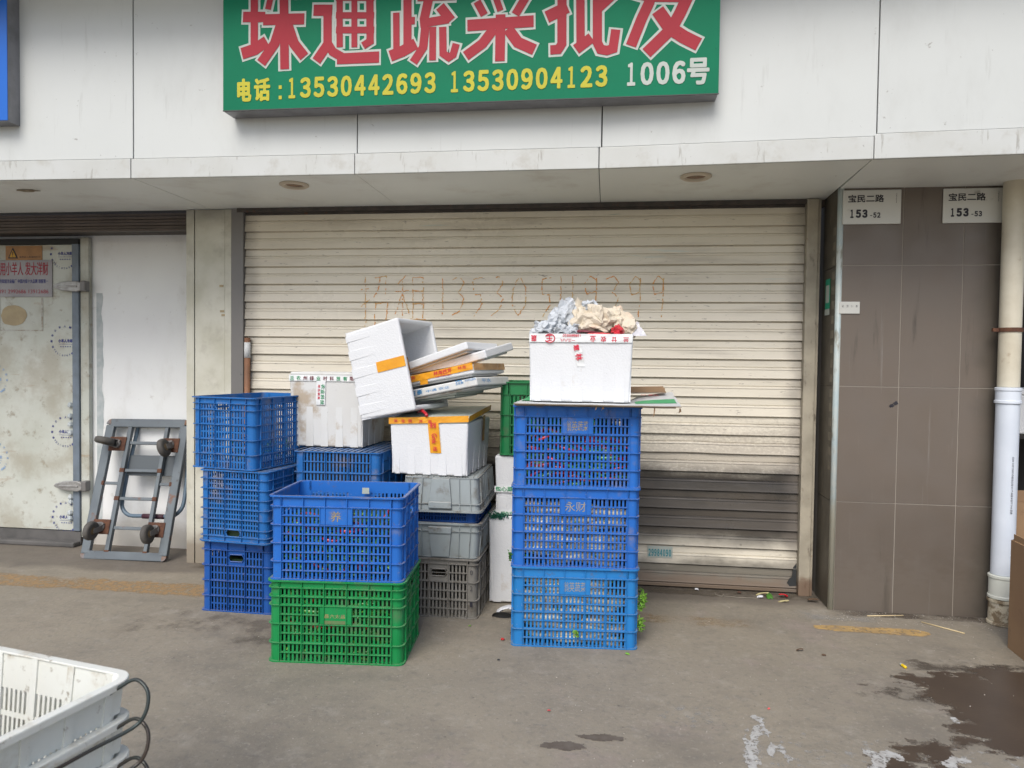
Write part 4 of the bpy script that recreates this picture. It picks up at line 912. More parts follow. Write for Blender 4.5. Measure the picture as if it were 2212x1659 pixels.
filler(cc, .33, M_shadegreen, label='added dark green fill shading the slots of the bottom far-left crate'); filler(cb, .30, M_shadegreen, label='added dark green fill shading the slots of the upside-down far-left crate'); filler(cd, .38, M_shadebrown, w=.42, d=.50, label='added dark fill shading the slots of the upside-down crate behind')  # invented contents, added so these slots read dark
filler(ci, .25, M_shadegreen, label='dark fill for the shade among chili leaves in the 养 crate'); filler(cj, .33, M_shadegreen, label='dark fill for the shade among leaves in the green crate')
scatter(c3, 135, [0, 1, 2, 3], .02, .27, 'chili', 'chilies in the top right crate', near=.9, nlabel=('red chili in slots of the top right crate', 'green chili in slots of the top right crate'))
for k in (0, 1, 2, 3): pass
def pepr_extra(host, n, kinds, zlo, zhi, grp, nlabel, **kw): scatter(host, n, kinds, zlo, zhi, '', grp, nlabel=nlabel, **kw)
pepr_extra(ci, 34, [0, 2, 2, 1], .05, .29, 'chilies in the crate marked 养', ('red chili inside the crate marked 养', 'green chili inside the crate marked 养'), near=.7)
pepr_extra(cj, 22, [0, 1, 3, 3], .03, .30, 'chilies in the green crate', ('red chili inside the front green crate', 'green chili inside the front green crate'), near=.9)
def root(L, r):
    b = MB(); b.tube([(L*(t-.5), .004*math.sin(5*t), .003*math.cos(4*t)) for t in [i/8 for i in range(9)]], r, 9, rf=lambda t: .72+.34*math.sin(math.pi*min(1, t*1.15))-.5*max(0, t-.85)/.15*.9)
    return b.build('white_root', M_root, smooth=True)
protos += [root(.24, .023), root(.18, .018)]
pepr_extra(c2, 84, [4, 5], .03, .29, 'roots in the middle right crate', ('muddy white root in the middle right crate',)*2, near=.92, orient=.25, cat='root vegetable')
pepr_extra(c1, 104, [4, 5], .03, .33, 'roots in the lowest right crate', ('muddy white root in the lowest right crate',)*2, near=.92, orient=.18, cat='root vegetable')
for p, n in zip(protos, 'rgrgww'): pass
def leaves(name, host, n, m, zlo, zhi, size, label, w=.61, d=.42, front=True, loc=None, spread=None):
    b = MB()
    for i in range(n):
        if spread: c = Vector((random.gauss(0, spread[0]), random.gauss(0, spread[1]), random.gauss(0, spread[2])))
        else: c = Vector((random.uniform(-w/2+.07, w/2-.07), (-d/2+random.uniform(.015, .028)) if front and random.random() < .75 else random.uniform(-d/2+.03, d/2-.03), random.uniform(zlo, zhi)))
        s = size*random.uniform(.5, 1.3); R = Euler((random.uniform(0, 6.3), random.uniform(0, 6.3), random.uniform(0, 6.3))).to_matrix()
        pts = [Vector((0, -s, 0)), Vector((s*.35, -s*.2, s*.12)), Vector((s*.25, s*.5, s*.15)), Vector((0, s, 0)), Vector((-s*.25, s*.5, s*.15)), Vector((-s*.35, -s*.2, s*.12)), Vector((0, 0, -.02*s))]
        pp = [c+R @ p for p in pts]
        if not spread:
            for p in pp: p.y = max(p.y, -d/2+.013); p.z = max(.014, p.z)
        b.add(pp, [(0, 1, 6), (1, 2, 6), (2, 3, 6), (3, 4, 6), (4, 5, 6), (5, 0, 6)])
    o = b.build(name, m); tag(o, label, 'leaves', kind='stuff')
    if host: o.location = host.location; o.rotation_euler = host.rotation_euler
    if loc: o.location = loc
    return o
leaves('chili_leaves', ci, 520, M_leaf, .02, .28, .018, 'green chili leaves packed in the blue crate marked 养')
leaves('chili_leaves', ci, 130, M_leafl, .03, .31, .017, 'lime young leaves poking through the crate marked 养')
leaves('chili_leaves', cj, 420, M_leaf, .02, .33, .018, 'green chili leaves packed in the green crate')
leaves('chili_leaves', cj, 34, M_leafl, .02, .30, .014, 'lime young leaves in the green crate')
leaves('chili_leaves', c2, 110, M_leaf, .04, .30, .016, 'green leaf scraps among the roots of the 永财 crate')
leaves('chili_leaves', c1, 90, M_leaf, .04, .33, .016, 'green leaf scraps among the roots of the lowest right crate')
leaves('vegetable_scraps', ca, 60, M_leaf, .02, .12, .02, 'green vegetable scraps lying in the askew top-left crate', w=.42, d=.40, front=False)
leaves('coriander_sprig', None, 120, M_leafl, 0, 0, .013, 'bright green curly sprig sticking out of the lowest right crate, upper', loc=(.185, 3.56, .205), spread=(.010, .02, .025))
leaves('coriander_sprig', None, 70, M_leafl, 0, 0, .012, 'bright green curly sprig sticking out of the lowest right crate, lower', loc=(.180, 3.54, .095), spread=(.009, .018, .018))
leaves('coriander_sprig', None, 26, M_leafl, 0, 0, .011, 'small green sprig poking from the front of the lowest right crate', loc=(-.125, 3.405, .075), spread=(.006, .003, .009))
leaves('coriander_sprig', None, 26, M_leaf, 0, 0, .011, 'small green sprig at the left side of the 永财 crate', loc=(-.452, 3.46, .42), spread=(.004, .01, .012))

# ------------------------------------------------------------------ foam boxes
def foam(label, w, d, h, m=None, t=.028, lid=False, name='foam_box', grooves=5, side='lower', flare=.012):
    m = m or M_foam; th = thing(name, label, 'foam box', group='white foam boxes')
    b = MB()
    O = [(w/2-flare, d/2-flare, 0), (w/2, d/2, h)]
    vs = []
    for (a, c_, z) in O: vs += [(-a, -c_, z), (a, -c_, z), (a, c_, z), (-a, c_, z)]
    a, c_ = w/2-t, d/2-t
    vs += [(-a, -c_, h), (a, -c_, h), (a, c_, h), (-a, c_, h)]
    a, c_ = w/2-t-flare, d/2-t-flare
    vs += [(-a, -c_, t), (a, -c_, t), (a, c_, t), (-a, c_, t)]
    fs = [(3, 2, 1, 0)]+[(i, (i+1) % 4, 4+(i+1) % 4, 4+i) for i in range(4)]+[(4+i, 4+(i+1) % 4, 8+(i+1) % 4, 8+i) for i in range(4)]+[(8+i, 8+(i+1) % 4, 12+(i+1) % 4, 12+i) for i in range(4)]+[(12, 13, 14, 15)]
    b.add(vs, fs); bo = b.build('box_body', m, th, bevel=.011, seg=3, smooth=False)
    # vertical stiffening pads on each side
    b = MB(); hh = h*.62
    for sgn in (-1, 1):
        for k in range(grooves):
            x0 = -w/2+w*(k+.12)/grooves; x1 = -w/2+w*(k+.62)/grooves
            if k == grooves-1: x1 = min(x1, w/2-.03)
            x0 = max(x0, -w/2+.03)
            y0 = sgn*(d/2-flare); y1 = sgn*(d/2-flare*(1-hh/h)); q = .0035*sgn
            b.add([(x0, y0-q, .004), (x1, y0-q, .004), (x1, y1-q*1.2, hh), (x0, y1-q*1.2, hh), (x0, y0+q, .002), (x1, y0+q, .002), (x1-.004, y1-q*.1, hh), (x0+.004, y1-q*.1, hh)], [(4, 5, 6, 7) if sgn < 0 else (7, 6, 5, 4), (0, 1, 5, 4), (1, 2, 6, 5), (3, 0, 4, 7)])
        for k in range(4):
            y0 = -d/2+d*(k+.15)/4; y1 = y0+d*.5/4; x0 = sgn*(w/2-flare); x1 = sgn*(w/2-flare*(1-hh/h)); q = .0035*sgn
            b.add([(x0-q, y0, .004), (x0-q, y1, .004), (x1-q*1.2, y1, hh), (x1-q*1.2, y0, hh), (x0+q, y0, .002), (x0+q, y1, .002), (x1-q*.1, y1-.004, hh), (x1-q*.1, y0+.004, hh)], [(4, 5, 6, 7), (0, 1, 5, 4), (1, 2, 6, 5), (3, 0, 4, 7)])
    b.build('side_ridges', m, th)
    if lid:
        b = MB(); b.box(-w/2-.002, w/2+.002, -d/2-.002, d/2+.002, h+.001, h+.034); b.build('box_lid', m, th, bevel=.009, seg=3)
    return th
def strip(th, m, pts, wdt, nrm=(0, -1, 0), name='tape', off=.002, wob=.0015, seg=10):
    """tape laid along pts (polyline) with a width vector; slightly wrinkled"""
    b = MB(); nrm = Vector(nrm); wv = Vector(wdt); P_ = [Vector(p) for p in pts]; rows = []
    for a, c in zip(P_, P_[1:]):
        for k in range(seg): rows.append(a.lerp(c, k/seg))
    rows.append(P_[-1])
    for i, p in enumerate(rows):
        for j in range(4):
            q = p+wv*(j/3)+nrm*(off+wob*(.5+noise.noise(p*40+Vector((j*.7, 0, 0)))))
            if i in (0, len(rows)-1): q += (rows[1]-rows[0]).normalized()*.005*noise.noise(Vector((j*2.3, i, 1)))
            b.v.append(tuple(q))
    for i in range(len(rows)-1):
        for j in range(3): b.f.append([i*4+j, i*4+j+1, i*4+j+5, i*4+j+4]); b.m.append(0)
    return b.build(name, m, th)
# on the far-left crate
f1 = foam('yellowed white foam box with green and red printed tape, left', .445, .40, .405, M_foamd, lid=False); f1.location = (-1.578, 4.13, .866); f1.rotation_euler = (0, 0, -.03)
B('box_lid', M_foamd, f1, (-.219, .221, -.196, .196, .407, .425), bevel=.006)
tp1 = strip(f1, M_tapec, [(-.222, -.202, .375), (.222, -.202, .375)], (0, 0, .034))
for k, (ch, mm) in enumerate([('兰', M_greenink), ('农', M_greenink), ('州', M_maroon), ('绿', M_maroon), ('业', M_greenink), ('村', M_maroon), ('科', M_maroon), ('技', M_greenink), ('有', M_greenink), ('限', M_maroon), ('公', M_maroon)]):
    text(ch, mm, tp1, (-.215+.04*k, -.2065, .379), AX, AZ, .024, .024, .02)
tp2 = strip(f1, M_tapec, [(-.055, -.2025, .375), (-.06, -.199, .24)], (.055, 0, 0))
for k, ch in enumerate('农业科技'): text(ch, M_greenink, tp2, (-.026-.002*k, -.2075+.001*k, .358-.030*k), (0, 0, -1), (1, 0, 0), .026, .022, .02)
for k, ch in enumerate('绿色蔬菜'): text(ch, M_redink, tp2, (-.045-.001*k, -.2075+.001*k, .355-.022*k), (0, 0, -1), (1, 0, 0), .018, .013, .02)
text('惠民特菜', M_navy, f1, (.218, .08, .30), (0, 0, -1), (0, -1, 0), .13, .02, .02)
# with the yellow tape, on the grey tub
f3 = foam('white foam box edged with yellow tape, resting on the upside-down grey tub', .435, .50, .285, M_foam, lid=False); f3.location = (-.918, 3.985, .755); f3.rotation_euler = (0, 0, -.07)
ld = B('box_lid', M_foamg, f3, (-.219, .219, -.252, .252, 0, .030), bevel=.007); ld.location = (0, 0, .292); ld.rotation_euler = (.075, -.03, 0)
tp3 = strip(f3, M_tapey, [(-.221, -.2535, .268), (.0, -.2545, .278), (.221, -.2545, .290)], (0, 0, .034))
strip(f3, M_tapey, [(.2195, -.25, .290), (.2205, .25, .325)], (0, 0, .030), nrm=(1, 0, 0))
for x, ch in ((-.19, '林'), (-.15, '海'), (-.11, '西'), (-.05, '芹'), (.0, '菜')): text(ch, M_redink, tp3, (x, -.2615, .278), AX, AZ, .020, .018, .01)
tp4 = strip(f3, M_tapey, [(-.005, -.2555, .300), (.010, -.245, .12)], (.060, 0, 0))
text('菜', M_redink, tp4, (.008, -.2625, .285), (0.02, 0, -1), (1, 0, .02), .034, .036, .01); text('Gmk', M_redink, tp4, (.020, -.2600, .225), (.02, 0, -1), (1, 0, .02), .055, .028, .02); text('维', M_redink, tp4, (.026, -.2560, .155), (.02, 0, -1), (1, 0, .02), .024, .024, .01)
strip(f3, M_tapeb, [(.222, .05, .305), (.217, .05, .16)], (0, .05, 0), nrm=(1, 0, 0))
b = MB(); b.tube([(-.075, -.20, .332), (-.04, -.23, .342), (-.01, -.26, .325), (-.005, -.268, .316)], .009, 8); b.build('red_scrap', M_redbag, f3, smooth=True)
# right, full of paper
f5 = foam('white foam box full of crumpled newspaper on the cardboard, red printed tape', .495, .40, .325, M_foam); f5.location = (-.130, 3.645, 1.176); f5.rotation_euler = (0, 0, .01)
tp5 = strip(f5, M_tapec, [(-.243, -.2015, .284), (.243, -.2015, .284)], (0, 0, .040), wob=.003)
for x, ch, hh_ in ((-.235, '蔬', .030), (-.095, '一三八八', .014), (.045, '业', .028), (.095, '农', .026), (.145, '廿', .024), (.20, '兰', .022)):
    text(ch, M_redink, tp5, (x+(.026 if len(ch) == 1 else .07), -.2075, .287+hh_), (-1, 0, 0), (0, 0, -1), .026 if len(ch) == 1 else .07, hh_, .03)
text('1388800520', M_redink, tp5, (.0, -.2077, .322), (-1, 0, 0), (0, 0, -1), .085, .012, .02)
ob = text('壬', M_redink, tp5, (-.160+.026, -.2077, .317), (-1, 0, 0), (0, 0, -1), .028, .030, .03)
b = MB(); b.tube([(-.146+.024*math.cos(a), -.208, .302+.020*math.sin(a)) for a in [R_(-150+30*k) for k in range(11)]], .0022, 5); b.build('round_mark', M_redink, tp5)
tp6 = strip(f5, M_tapec, [(-.035, -.2015, .268), (-.015, -.193, .170)], (.038, 0, 0), wob=.004)
text('慧', M_redink, tp6, (-.034, -.2085, .270), (.18, 0, -1), (1, 0, .18), .028, .026, .03); text('林', M_redink, tp6, (-.026, -.2055, .228), (.18, 0, -1), (1, 0, .18), .032, .034, .03)
# tall boxes behind
f6 = foam('upper white foam box with green lettered tape, behind the right stack', .56, .40, .335, M_foam, lid=False); f6.location = (-.338, 4.195, .502); B('box_lid', M_foam, f6, (-.278, .278, -.198, .198, .305, .334), bevel=.006)
t6 = strip(f6, M_tapec, [(-.279, -.2, .13), (-.15, -.2, .13)], (0, 0, .035)); text('包心菜', M_greenink, t6, (-.275, -.2065, .137), AX, AZ, .10, .026, .02)
t7 = strip(f6, M_tapec, [(-.270, -.195, .004), (-.13, -.195, .004)], (0, 0, .024)); text('绿色农业', M_greenink, t7, (-.24, -.2015, .006), AX, AZ, .09, .016, .01)
f7 = foam('lower white foam box standing on the ground, behind the right stack', .60, .40, .49, M_foam); f7.location = (-.348, 4.185, .008)
leaves('netting', None, 160, mat('green_netting', (.01, .10, .06), .8), 0, 0, .012, 'frayed green netting squashed between the two foam boxes', loc=(-.60, 3.985, .500), spread=(.03, .008, .008))
# tipped box, lying on its side with the open mouth to the right
e3 = Vector((.24, .97, 0)).normalized(); e1h = Vector((.97, -.24, 0)).normalized(); UP = Vector((0, 0, 1)); th_ = R_(13)
e1 = e1h*math.cos(th_)+UP*math.sin(th_); e2 = UP*math.cos(th_)-e1h*math.sin(th_)
f2 = foam('white foam box tipped on its side with its open mouth facing right', .50, .40, .345, M_foam, t=.026, grooves=5)
A_ = Vector((-1.102, 3.70, 1.592))
xa, za, ya = -e2, e1, e3          # box x runs down the long edge, y is depth, z points to the mouth
if xa.cross(ya).dot(za) < 0: pass
Mt = Matrix.Identity(4)
for i in range(3): Mt[i][0] = xa[i]; Mt[i][1] = ya[i]; Mt[i][2] = za[i]
if Mt.to_3x3().determinant() < 0:
    for i in range(3): Mt[i][0] = -Mt[i][0]
o_ = A_-e2*.25+e3*.20-e1*.345
for i in range(3): Mt[i][3] = o_[i]
f2.matrix_world = Mt
sx_ = 1 if Mt.to_3x3().col[0].dot(e2) < 0 else -1
strip(f2, M_tapey, [(sx_*-.045, -.2005, .342), (sx_*-.045, -.1950, .165)], (sx_*.056, 0, 0), nrm=(0, -1, 0), wob=.0008)
# lids leaning out of the tipped box
l3 = Vector((.34, .94, 0)).normalized(); l1h = Vector((.94, -.34, 0)).normalized()
def lid(P0, slope, L, D, T, label, m, roll=0, mesh_only=False):
    """P0 = near right top corner; runs back down-left into the box"""
    a = R_(slope); x = l1h*math.cos(a)+UP*math.sin(a); z = UP*math.cos(a)-l1h*math.sin(a); y = z.cross(x)
    Mx = Matrix.Identity(4)
    for i in range(3): Mx[i][0] = x[i]; Mx[i][1] = y[i]; Mx[i][2] = z[i]
    o = Vector(P0)
    for i in range(3): Mx[i][3] = o[i]
    t = thing('polystyrene_cover', label, 'foam lid', group='foam lids leaning out of the tipped box')
    t.matrix_world = Mx @ Matrix.Rotation(R_(roll), 4, 'X')
    b = MB(); b.box(-L, 0, 0, D, -T, 0); o = b.build('slab', m, t, bevel=.008, seg=3)
    b = MB(); b.box(-L+.03, -.03, .03, D-.03, -T-.010, -T-.0005); b.build('inner_step', m, t, bevel=.004)
    return t
ld1 = lid((-.735, 3.72, 1.468), 17, .50, .34, .042, 'topmost foam lid leaning out of the tipped box, torn amber tape at its foot', M_foam)
b = MB()
for i in range(7):
    for j in range(7): b.v.append((-.42+.05*i/6+.008*noise.noise(Vector((i, j, 0))), -.012-.02*abs(noise.noise(Vector((i*.8, j*.8, 4)))), -.05+.075*j/6+.01*noise.noise(Vector((i, j, 9)))))
for i in range(6):
    for j in range(6): b.f.append([i*7+j, i*7+j+1, i*7+j+8, i*7+j+7]); b.m.append(0)
b.build('torn_tape', M_tapeb, ld1)
ld2 = lid((-.640, 3.74, 1.425), 14, .52, .34, .045, 'plain foam lid second from the top, reaching furthest right', M_foam, roll=9)
ld3 = lid((-.695, 3.70, 1.352), 10, .50, .34, .052, 'foam lid wound in yellow tape printed 林海西芹', M_foam)
strip(ld3, M_tapey, [(-.42, -.001, -.040), (-.25, -.001, -.036), (-.0, -.001, -.030)], (0, 0, .036), wob=.003)
strip(ld3, M_tapeb, [(.001, .0, -.034), (.001, .20, -.034), (.001, .34, -.034)], (0, 0, .036), nrm=(1, 0, 0), wob=.003)
strip(ld3, M_tapey, [(-.42, -.002, .001), (0, -.002, .001)], (0, .09, 0), nrm=(0, 0, 1), wob=.003)
t8 = text('林海西芹', M_redink, ld3, (-.245, -.0065, -.026), AX, AZ, .115, .024, .01); text('15999855891', M_redink, ld3, (-.235, -.0065, -.038), AX, AZ, .10, .008, .0)
text('西芹', M_redink, ld3, (-.415, -.0065, -.030), AX, AZ, .05, .022, .01); text('林海', M_redink, ld3, (-.09, -.0065, -.02), AX, AZ, .05, .02, .005)
B('tape_patch', M_tapey, ld3, (-.34, -.29, -.003, -.001, -.062, -.030))
ld4 = lid((-.672, 3.68, 1.283), 11, .46, .36, .045, 'foam lid with blue printed lettering, fourth from the top', M_foamd)
text('立农鲜', M_blueink, ld4, (-.13, -.0012, -.022), AX, AZ, .05, .012, .01); text('VM', M_blueink, ld4, (-.13, -.0012, -.010), AX, AZ, .04, .012, .03); text('绿水农业园PAI', M_blueink, ld4, (-.07, -.0012, -.014), AX, AZ, .066, .014, .0)
text('豆豪', M_blueink, ld4, (-.42, -.0012, -.034), AX, AZ, .075, .028, .01); text('中通 农业', M_blueink, ld4, (-.32, -.0012, -.03), AX, AZ, .15, .014, .0)
text('平水', M_blueink, ld4, (.0012, .05, -.03), (0, 1, 0), AZ, .10, .022, .0)
ld5 = lid((-.80, 3.78, 1.215), 9, .30, .30, .028, 'lowest foam lid, greenish, in the shade under the lettered one', M_foamg)

# ------------------------------------------------------------------ cardboard on the right stack
def sheet(name, label, x0, x1, y0, y1, z, t, m, fn=lambda x, y: 0, nx=26, ny=10, ragged_=.006, edge=None):
    b = MB()
    for lv in (0, 1):
        for i in range(nx+1):
            for j in range(ny+1):
                x = x0+(x1-x0)*i/nx; y = y0+(y1-y0)*j/ny
                if j == 0: y += ragged_*noise.noise(Vector((x*30, 1, z*50)))
                if i in (0, nx): x += ragged_*1.5*noise.noise(Vector((3, y*30, z*50)))
                b.v.append((x, y, z+fn(x, y)+(t if lv else 0)))
    q = (nx+1)*(ny+1); Q = lambda i, j, l: l*q+i*(ny+1)+j
    for i in range(nx):
        for j in range(ny):
            b.mi = 0
            b.f.append([Q(i, j, 1), Q(i+1, j, 1), Q(i+1, j+1, 1), Q(i, j+1, 1)]); b.m.append(0)
            b.f.append([Q(i, j, 0), Q(i, j+1, 0), Q(i+1, j+1, 0), Q(i+1, j, 0)]); b.m.append(1)
    for i in range(nx):
        b.f.append([Q(i, 0, 0), Q(i+1, 0, 0), Q(i+1, 0, 1), Q(i, 0, 1)]); b.m.append(1); b.f.append([Q(i+1, ny, 0), Q(i, ny, 0), Q(i, ny, 1), Q(i+1, ny, 1)]); b.m.append(1)
    for j in range(ny):
        b.f.append([Q(0, j+1, 0), Q(0, j, 0), Q(0, j, 1), Q(0, j+1, 1)]); b.m.append(1); b.f.append([Q(nx, j, 0), Q(nx, j+1, 0), Q(nx, j+1, 1), Q(nx, j, 1)]); b.m.append(1)
    o = b.build(name, [m, M_cardg]); 
    if label: tag(o, label, 'cardboard', 'flattened cardboard under the paper-filled foam box')
    return o
sh1 = sheet('cardboard_sheet', 'torn lower cardboard sheet lying on the top right crate', -.428, .318, 3.365, 3.84, 1.1575, .005, M_cardg, lambda x, y: .003*noise.noise(Vector((x*6, y*6, 1)))+.002, ragged_=.02)
sh2 = sheet('cardboard_sheet', 'white printed cardboard sheet with a green band jutting out right of the stack', -.432, .338, 3.345, 3.86, 1.1655, .005, M_cardw, lambda x, y: .002*noise.noise(Vector((x*6, y*6, 4)))+(max(0, x-.13)/.2)**.5*max(0, y-3.36)*.09 if x > .13 else .002*noise.noise(Vector((x*6, y*6, 4))))
b = MB()
for i in range(9):
    for j in range(5):
        x = .135+(.325-.135)*i/8; y = 3.45+.14*j/4+.10*0; b.v.append((x, y, 1.1655+.0062+.002*noise.noise(Vector((x*6, y*6, 4)))+(max(0, x-.13)/.2)**.5*max(0, y-3.36)*.09))
for i in range(8):
    for j in range(4): b.f.append([i*5+j, (i+1)*5+j, (i+1)*5+j+1, i*5+j+1]); b.m.append(0)
b.build('green_band', M_cardgr, sh2)
text('60 菜心', M_redink, sh2, (.17, 3.68, 1.203), AX, (0, .99, .09), .09, .05, 0)
fl = sheet('cardboard_flap', 'brown cardboard flap folded up behind the white printed sheet', .125, .300, 3.74, 3.90, 1.208, .006, M_card, lambda x, y: (y-3.74)*.16+.03*(x-.12))
for i, (x, y, hgt) in enumerate(((.215, 3.36, .045), (.330, 3.37, .022), (-.05, 3.36, .016), (-.02, 3.362, .012))):
    b = MB(); b.prism([(0, 0), (.006, 0), (.003+.006*(i % 2), -hgt*.7), (-.004, -hgt), (-.001, -hgt*.5)], 0, .0015, Matrix.Translation((x, y, 1.160))); b.build('torn_strip', M_card, sh1)
# left corner: green-white scrap beside the box
b = MB()
for i in range(6):
    for j in range(4): b.v.append((-.42+.05*i/5, 3.55+.16*j/3, 1.174+.035*(i/5)*(j/3)+.004*noise.noise(Vector((i, j, 0)))))
for i in range(5):
    for j in range(3): b.f.append([i*4+j, (i+1)*4+j, (i+1)*4+j+1, i*4+j+1]); b.m.append(0)
o = b.build('paper_scrap', M_cardgr); tag(o, 'green printed scrap of packaging tucked beside the foam box corner', 'paper')

# ------------------------------------------------------------------ crumpled paper
def crumple(name, label, cat, m, c, sz, seed, n=15, grp=None, open_=1.0, rot=0, crease=1.0):
    rng = random.Random(seed); b = MB()
    folds = [(Vector((rng.gauss(0, 1), rng.gauss(0, 1), 0)).normalized(), rng.uniform(-.7, .7), rng.uniform(-.9, .9)*crease) for _ in range(9)]
    for i in range(n+1):
        for j in range(n+1):
            u, v = i/n*2-1, j/n*2-1
            a = u*1.9*open_; bb = v*1.3
            p = Vector((math.sin(a)*math.cos(bb*.8), math.sin(bb), math.cos(a)*math.cos(bb)*.9))
            k = 0
            for d, o, s in folds: k += s*abs(u*d.x+v*d.y-o)*.45
            k += .30*(abs(noise.noise(Vector((u*2.4+seed, v*2.4, 0))))*2-.5)+.12*noise.noise(Vector((u*6+seed, v*6, 3)))
            p *= (.75+.30*k); p += Vector((noise.noise(Vector((u*2, v*2, seed+.5))), noise.noise(Vector((u*2, v*2, seed+7.5))), 0))*.25
            b.v.append((p.x*sz[0], p.y*sz[1], p.z*sz[2]))
    for i in range(n):
        for j in range(n):
            q = [i*(n+1)+j, (i+1)*(n+1)+j, (i+1)*(n+1)+j+1, i*(n+1)+j+1]
            if (i+j) % 2: b.f += [[q[0], q[1], q[2]], [q[0], q[2], q[3]]]
            else: b.f += [[q[0], q[1], q[3]], [q[1], q[2], q[3]]]
            b.m += [0, 0]
    o = b.build(name, m); o.location = c; o.rotation_euler = (rng.uniform(-.4, .4), rng.uniform(-.3, .3), rot)
    tag(o, label, cat, grp); return o
def wad(name, label, cat, m, c, sz, seed, grp=None, rot=(0, 0, 0), rough=.42):
    """a crumpled ball of paper: faceted, with pinched creases and raised torn corners"""
    import bmesh
    bm = bmesh.new(); bmesh.ops.create_icosphere(bm, subdivisions=4, radius=1); rng = random.Random(seed)
    sites = [Vector((rng.gauss(0, 1), rng.gauss(0, 1), rng.gauss(0, 1))).normalized() for _ in range(44)]
    # every site carries a tilted plane: the paper is a patchwork of flat facets meeting in sharp creases
    pl_ = [(n, rng.uniform(.72, 1.12), (n+Vector((rng.gauss(0, .42), rng.gauss(0, .42), rng.gauss(0, .42)))*rough*2.2).normalized()) for n in sites]
    spikes = [(Vector((rng.gauss(0, 1), rng.gauss(0, .5), abs(rng.gauss(.3, 1)))).normalized(), rng.uniform(.10, .28)) for _ in range(3)]
    for v in bm.verts:
        p = v.co.normalized()
        ds = sorted(((p-n).length, i_) for i_, (n, h_, q_) in enumerate(pl_))
        def rad(i_):
            n, h_, q_ = pl_[i_]; return h_*max(.35, n.dot(q_))/max(.45, p.dot(q_))
        d0, d1 = ds[0][0], ds[1][0]; t_ = min(1, (d1-d0)/.07)
        k = rad(ds[0][1])*(.5+.5*t_)+rad(ds[1][1])*(.5-.5*t_)
        k = min(1.35, max(.5, k))
        for d, s_ in spikes:
            q = p.dot(d)-.93
            if q > 0: k += s_*(q/.07)**1.3
        k *= 1+.05*noise.noise(p*5+Vector((seed, 0, 0)))+.03*noise.noise(p*14+Vector((seed, 0, 0)))
        v.co = Vector((p.x*sz[0], p.y*sz[1], p.z*sz[2]))*k*1.08
    me = bpy.data.meshes.new(name); bm.to_mesh(me); bm.free(); me.materials.append(m)
    o = bpy.data.objects.new(name, me); COL.objects.link(o); o.location = c; o.rotation_euler = rot
    return tag(o, label, cat, grp)
GN = 'crumpled newspaper in the right-hand foam box'
NP = [('grey newsprint wad at the left end of the box, lowest of the grey ones', M_newsg, (-.300, 3.56, 1.525), (.062, .05, .042), 1, 0),
 ('grey-blue newsprint spike standing up at the left', M_newsg, (-.262, 3.58, 1.580), (.030, .028, .056), 2, .5),
 ('tall grey newsprint wad with blue print, highest of all', M_newsg, (-.205, 3.58, 1.605), (.046, .04, .068), 3, .15),
 ('cream sheet folded between the tall grey wad and the centre', M_newsc, (-.150, 3.60, 1.595), (.040, .04, .062), 4, -.2),
 ('pale grey sheet peeping out behind the centre', M_newsg, (-.100, 3.68, 1.625), (.058, .04, .046), 5, 0),
 ('large cream newsprint ball in the centre of the box', M_newsc, (-.105, 3.56, 1.555), (.068, .06, .062), 6, 0),
 ('cream sheet with a sharp upright corner, right of centre', M_newsc, (-.045, 3.56, 1.580), (.050, .045, .056), 7, -.3),
 ('wide cream wad toward the right end of the box', M_newsc, (.012, 3.60, 1.572), (.068, .06, .056), 8, 0),
 ('cream and orange-tinted wad at the right end of the box', M_newsc, (.066, 3.58, 1.545), (.048, .05, .062), 9, .2),
 ('small grey torn sheet low in front, left of centre', M_newsg, (-.225, 3.53, 1.520), (.070, .035, .034), 10, 0),
 ('little grey-white torn wad between the grey and cream paper, low in front', M_newsg, (-.165, 3.525, 1.525), (.040, .03, .034), 21, .3),
 ('small beige wad poking up above the right end', M_newsc, (.045, 3.62, 1.600), (.034, .03, .036), 22, -.2),
 ('pale cream wad hanging over the right rim', M_newsc, (.095, 3.56, 1.520), (.034, .035, .034), 23, .4),
 ('thin grey sheet leaning on the left rim', M_newsg, (-.335, 3.56, 1.505), (.030, .035, .026), 24, .2),
 ('rumpled cream sheet at the back of the box', M_newsc, (-.02, 3.73, 1.555), (.14, .06, .055), 12, 0)]
for l, m_, c, s_, sd_, r_ in NP: wad('crumpled_newspaper', l, 'newspaper', m_, c, s_, sd_, grp=GN, rot=(0, r_, sd_*1.1 if s_[0] < .08 and s_[2] < .05 else 0))
crumple('crumpled_newspaper', 'flat cream sheet curling over the red bag', 'newspaper', M_newsc, (-.050, 3.515, 1.530), (.075, .03, .020), 11, grp=GN)
crumple('crumpled_newspaper', 'dark red printed sheet tucked under the cream wads', 'newspaper', M_maroon, (-.085, 3.50, 1.508), (.10, .03, .018), 14, grp=GN)
wad('red_bag', 'crumpled red plastic bag at the right front of the foam box', 'plastic bag', M_redbag, (.045, 3.495, 1.514), (.027, .027, .026), 15, rough=.25)
crumple('red_bag', 'flat red plastic bag along the front rim of the foam box', 'plastic bag', M_redbag, (-.035, 3.485, 1.500), (.075, .02, .012), 16, crease=.4)
wad('crumpled_newspaper', 'broad grey wad filling the foam box under all the other paper', 'newspaper', M_newsg, (-.13, 3.65, 1.42), (.150, .115, .085), 17, grp=GN)
b = MB(); n = 9
for i in range(n+1):
    for j in range(n+1):
        u, v = i/n, j/n; b.v.append((.075+.11*u*(1-.4*v)+.012*noise.noise(Vector((u*4, v*4, 1))), 3.52+.06*v+.015*noise.noise(Vector((u*5, v*5, 3))), 1.495+.075*v*(.3+.7*u)+.012*noise.noise(Vector((u*5, v*5, 8)))))
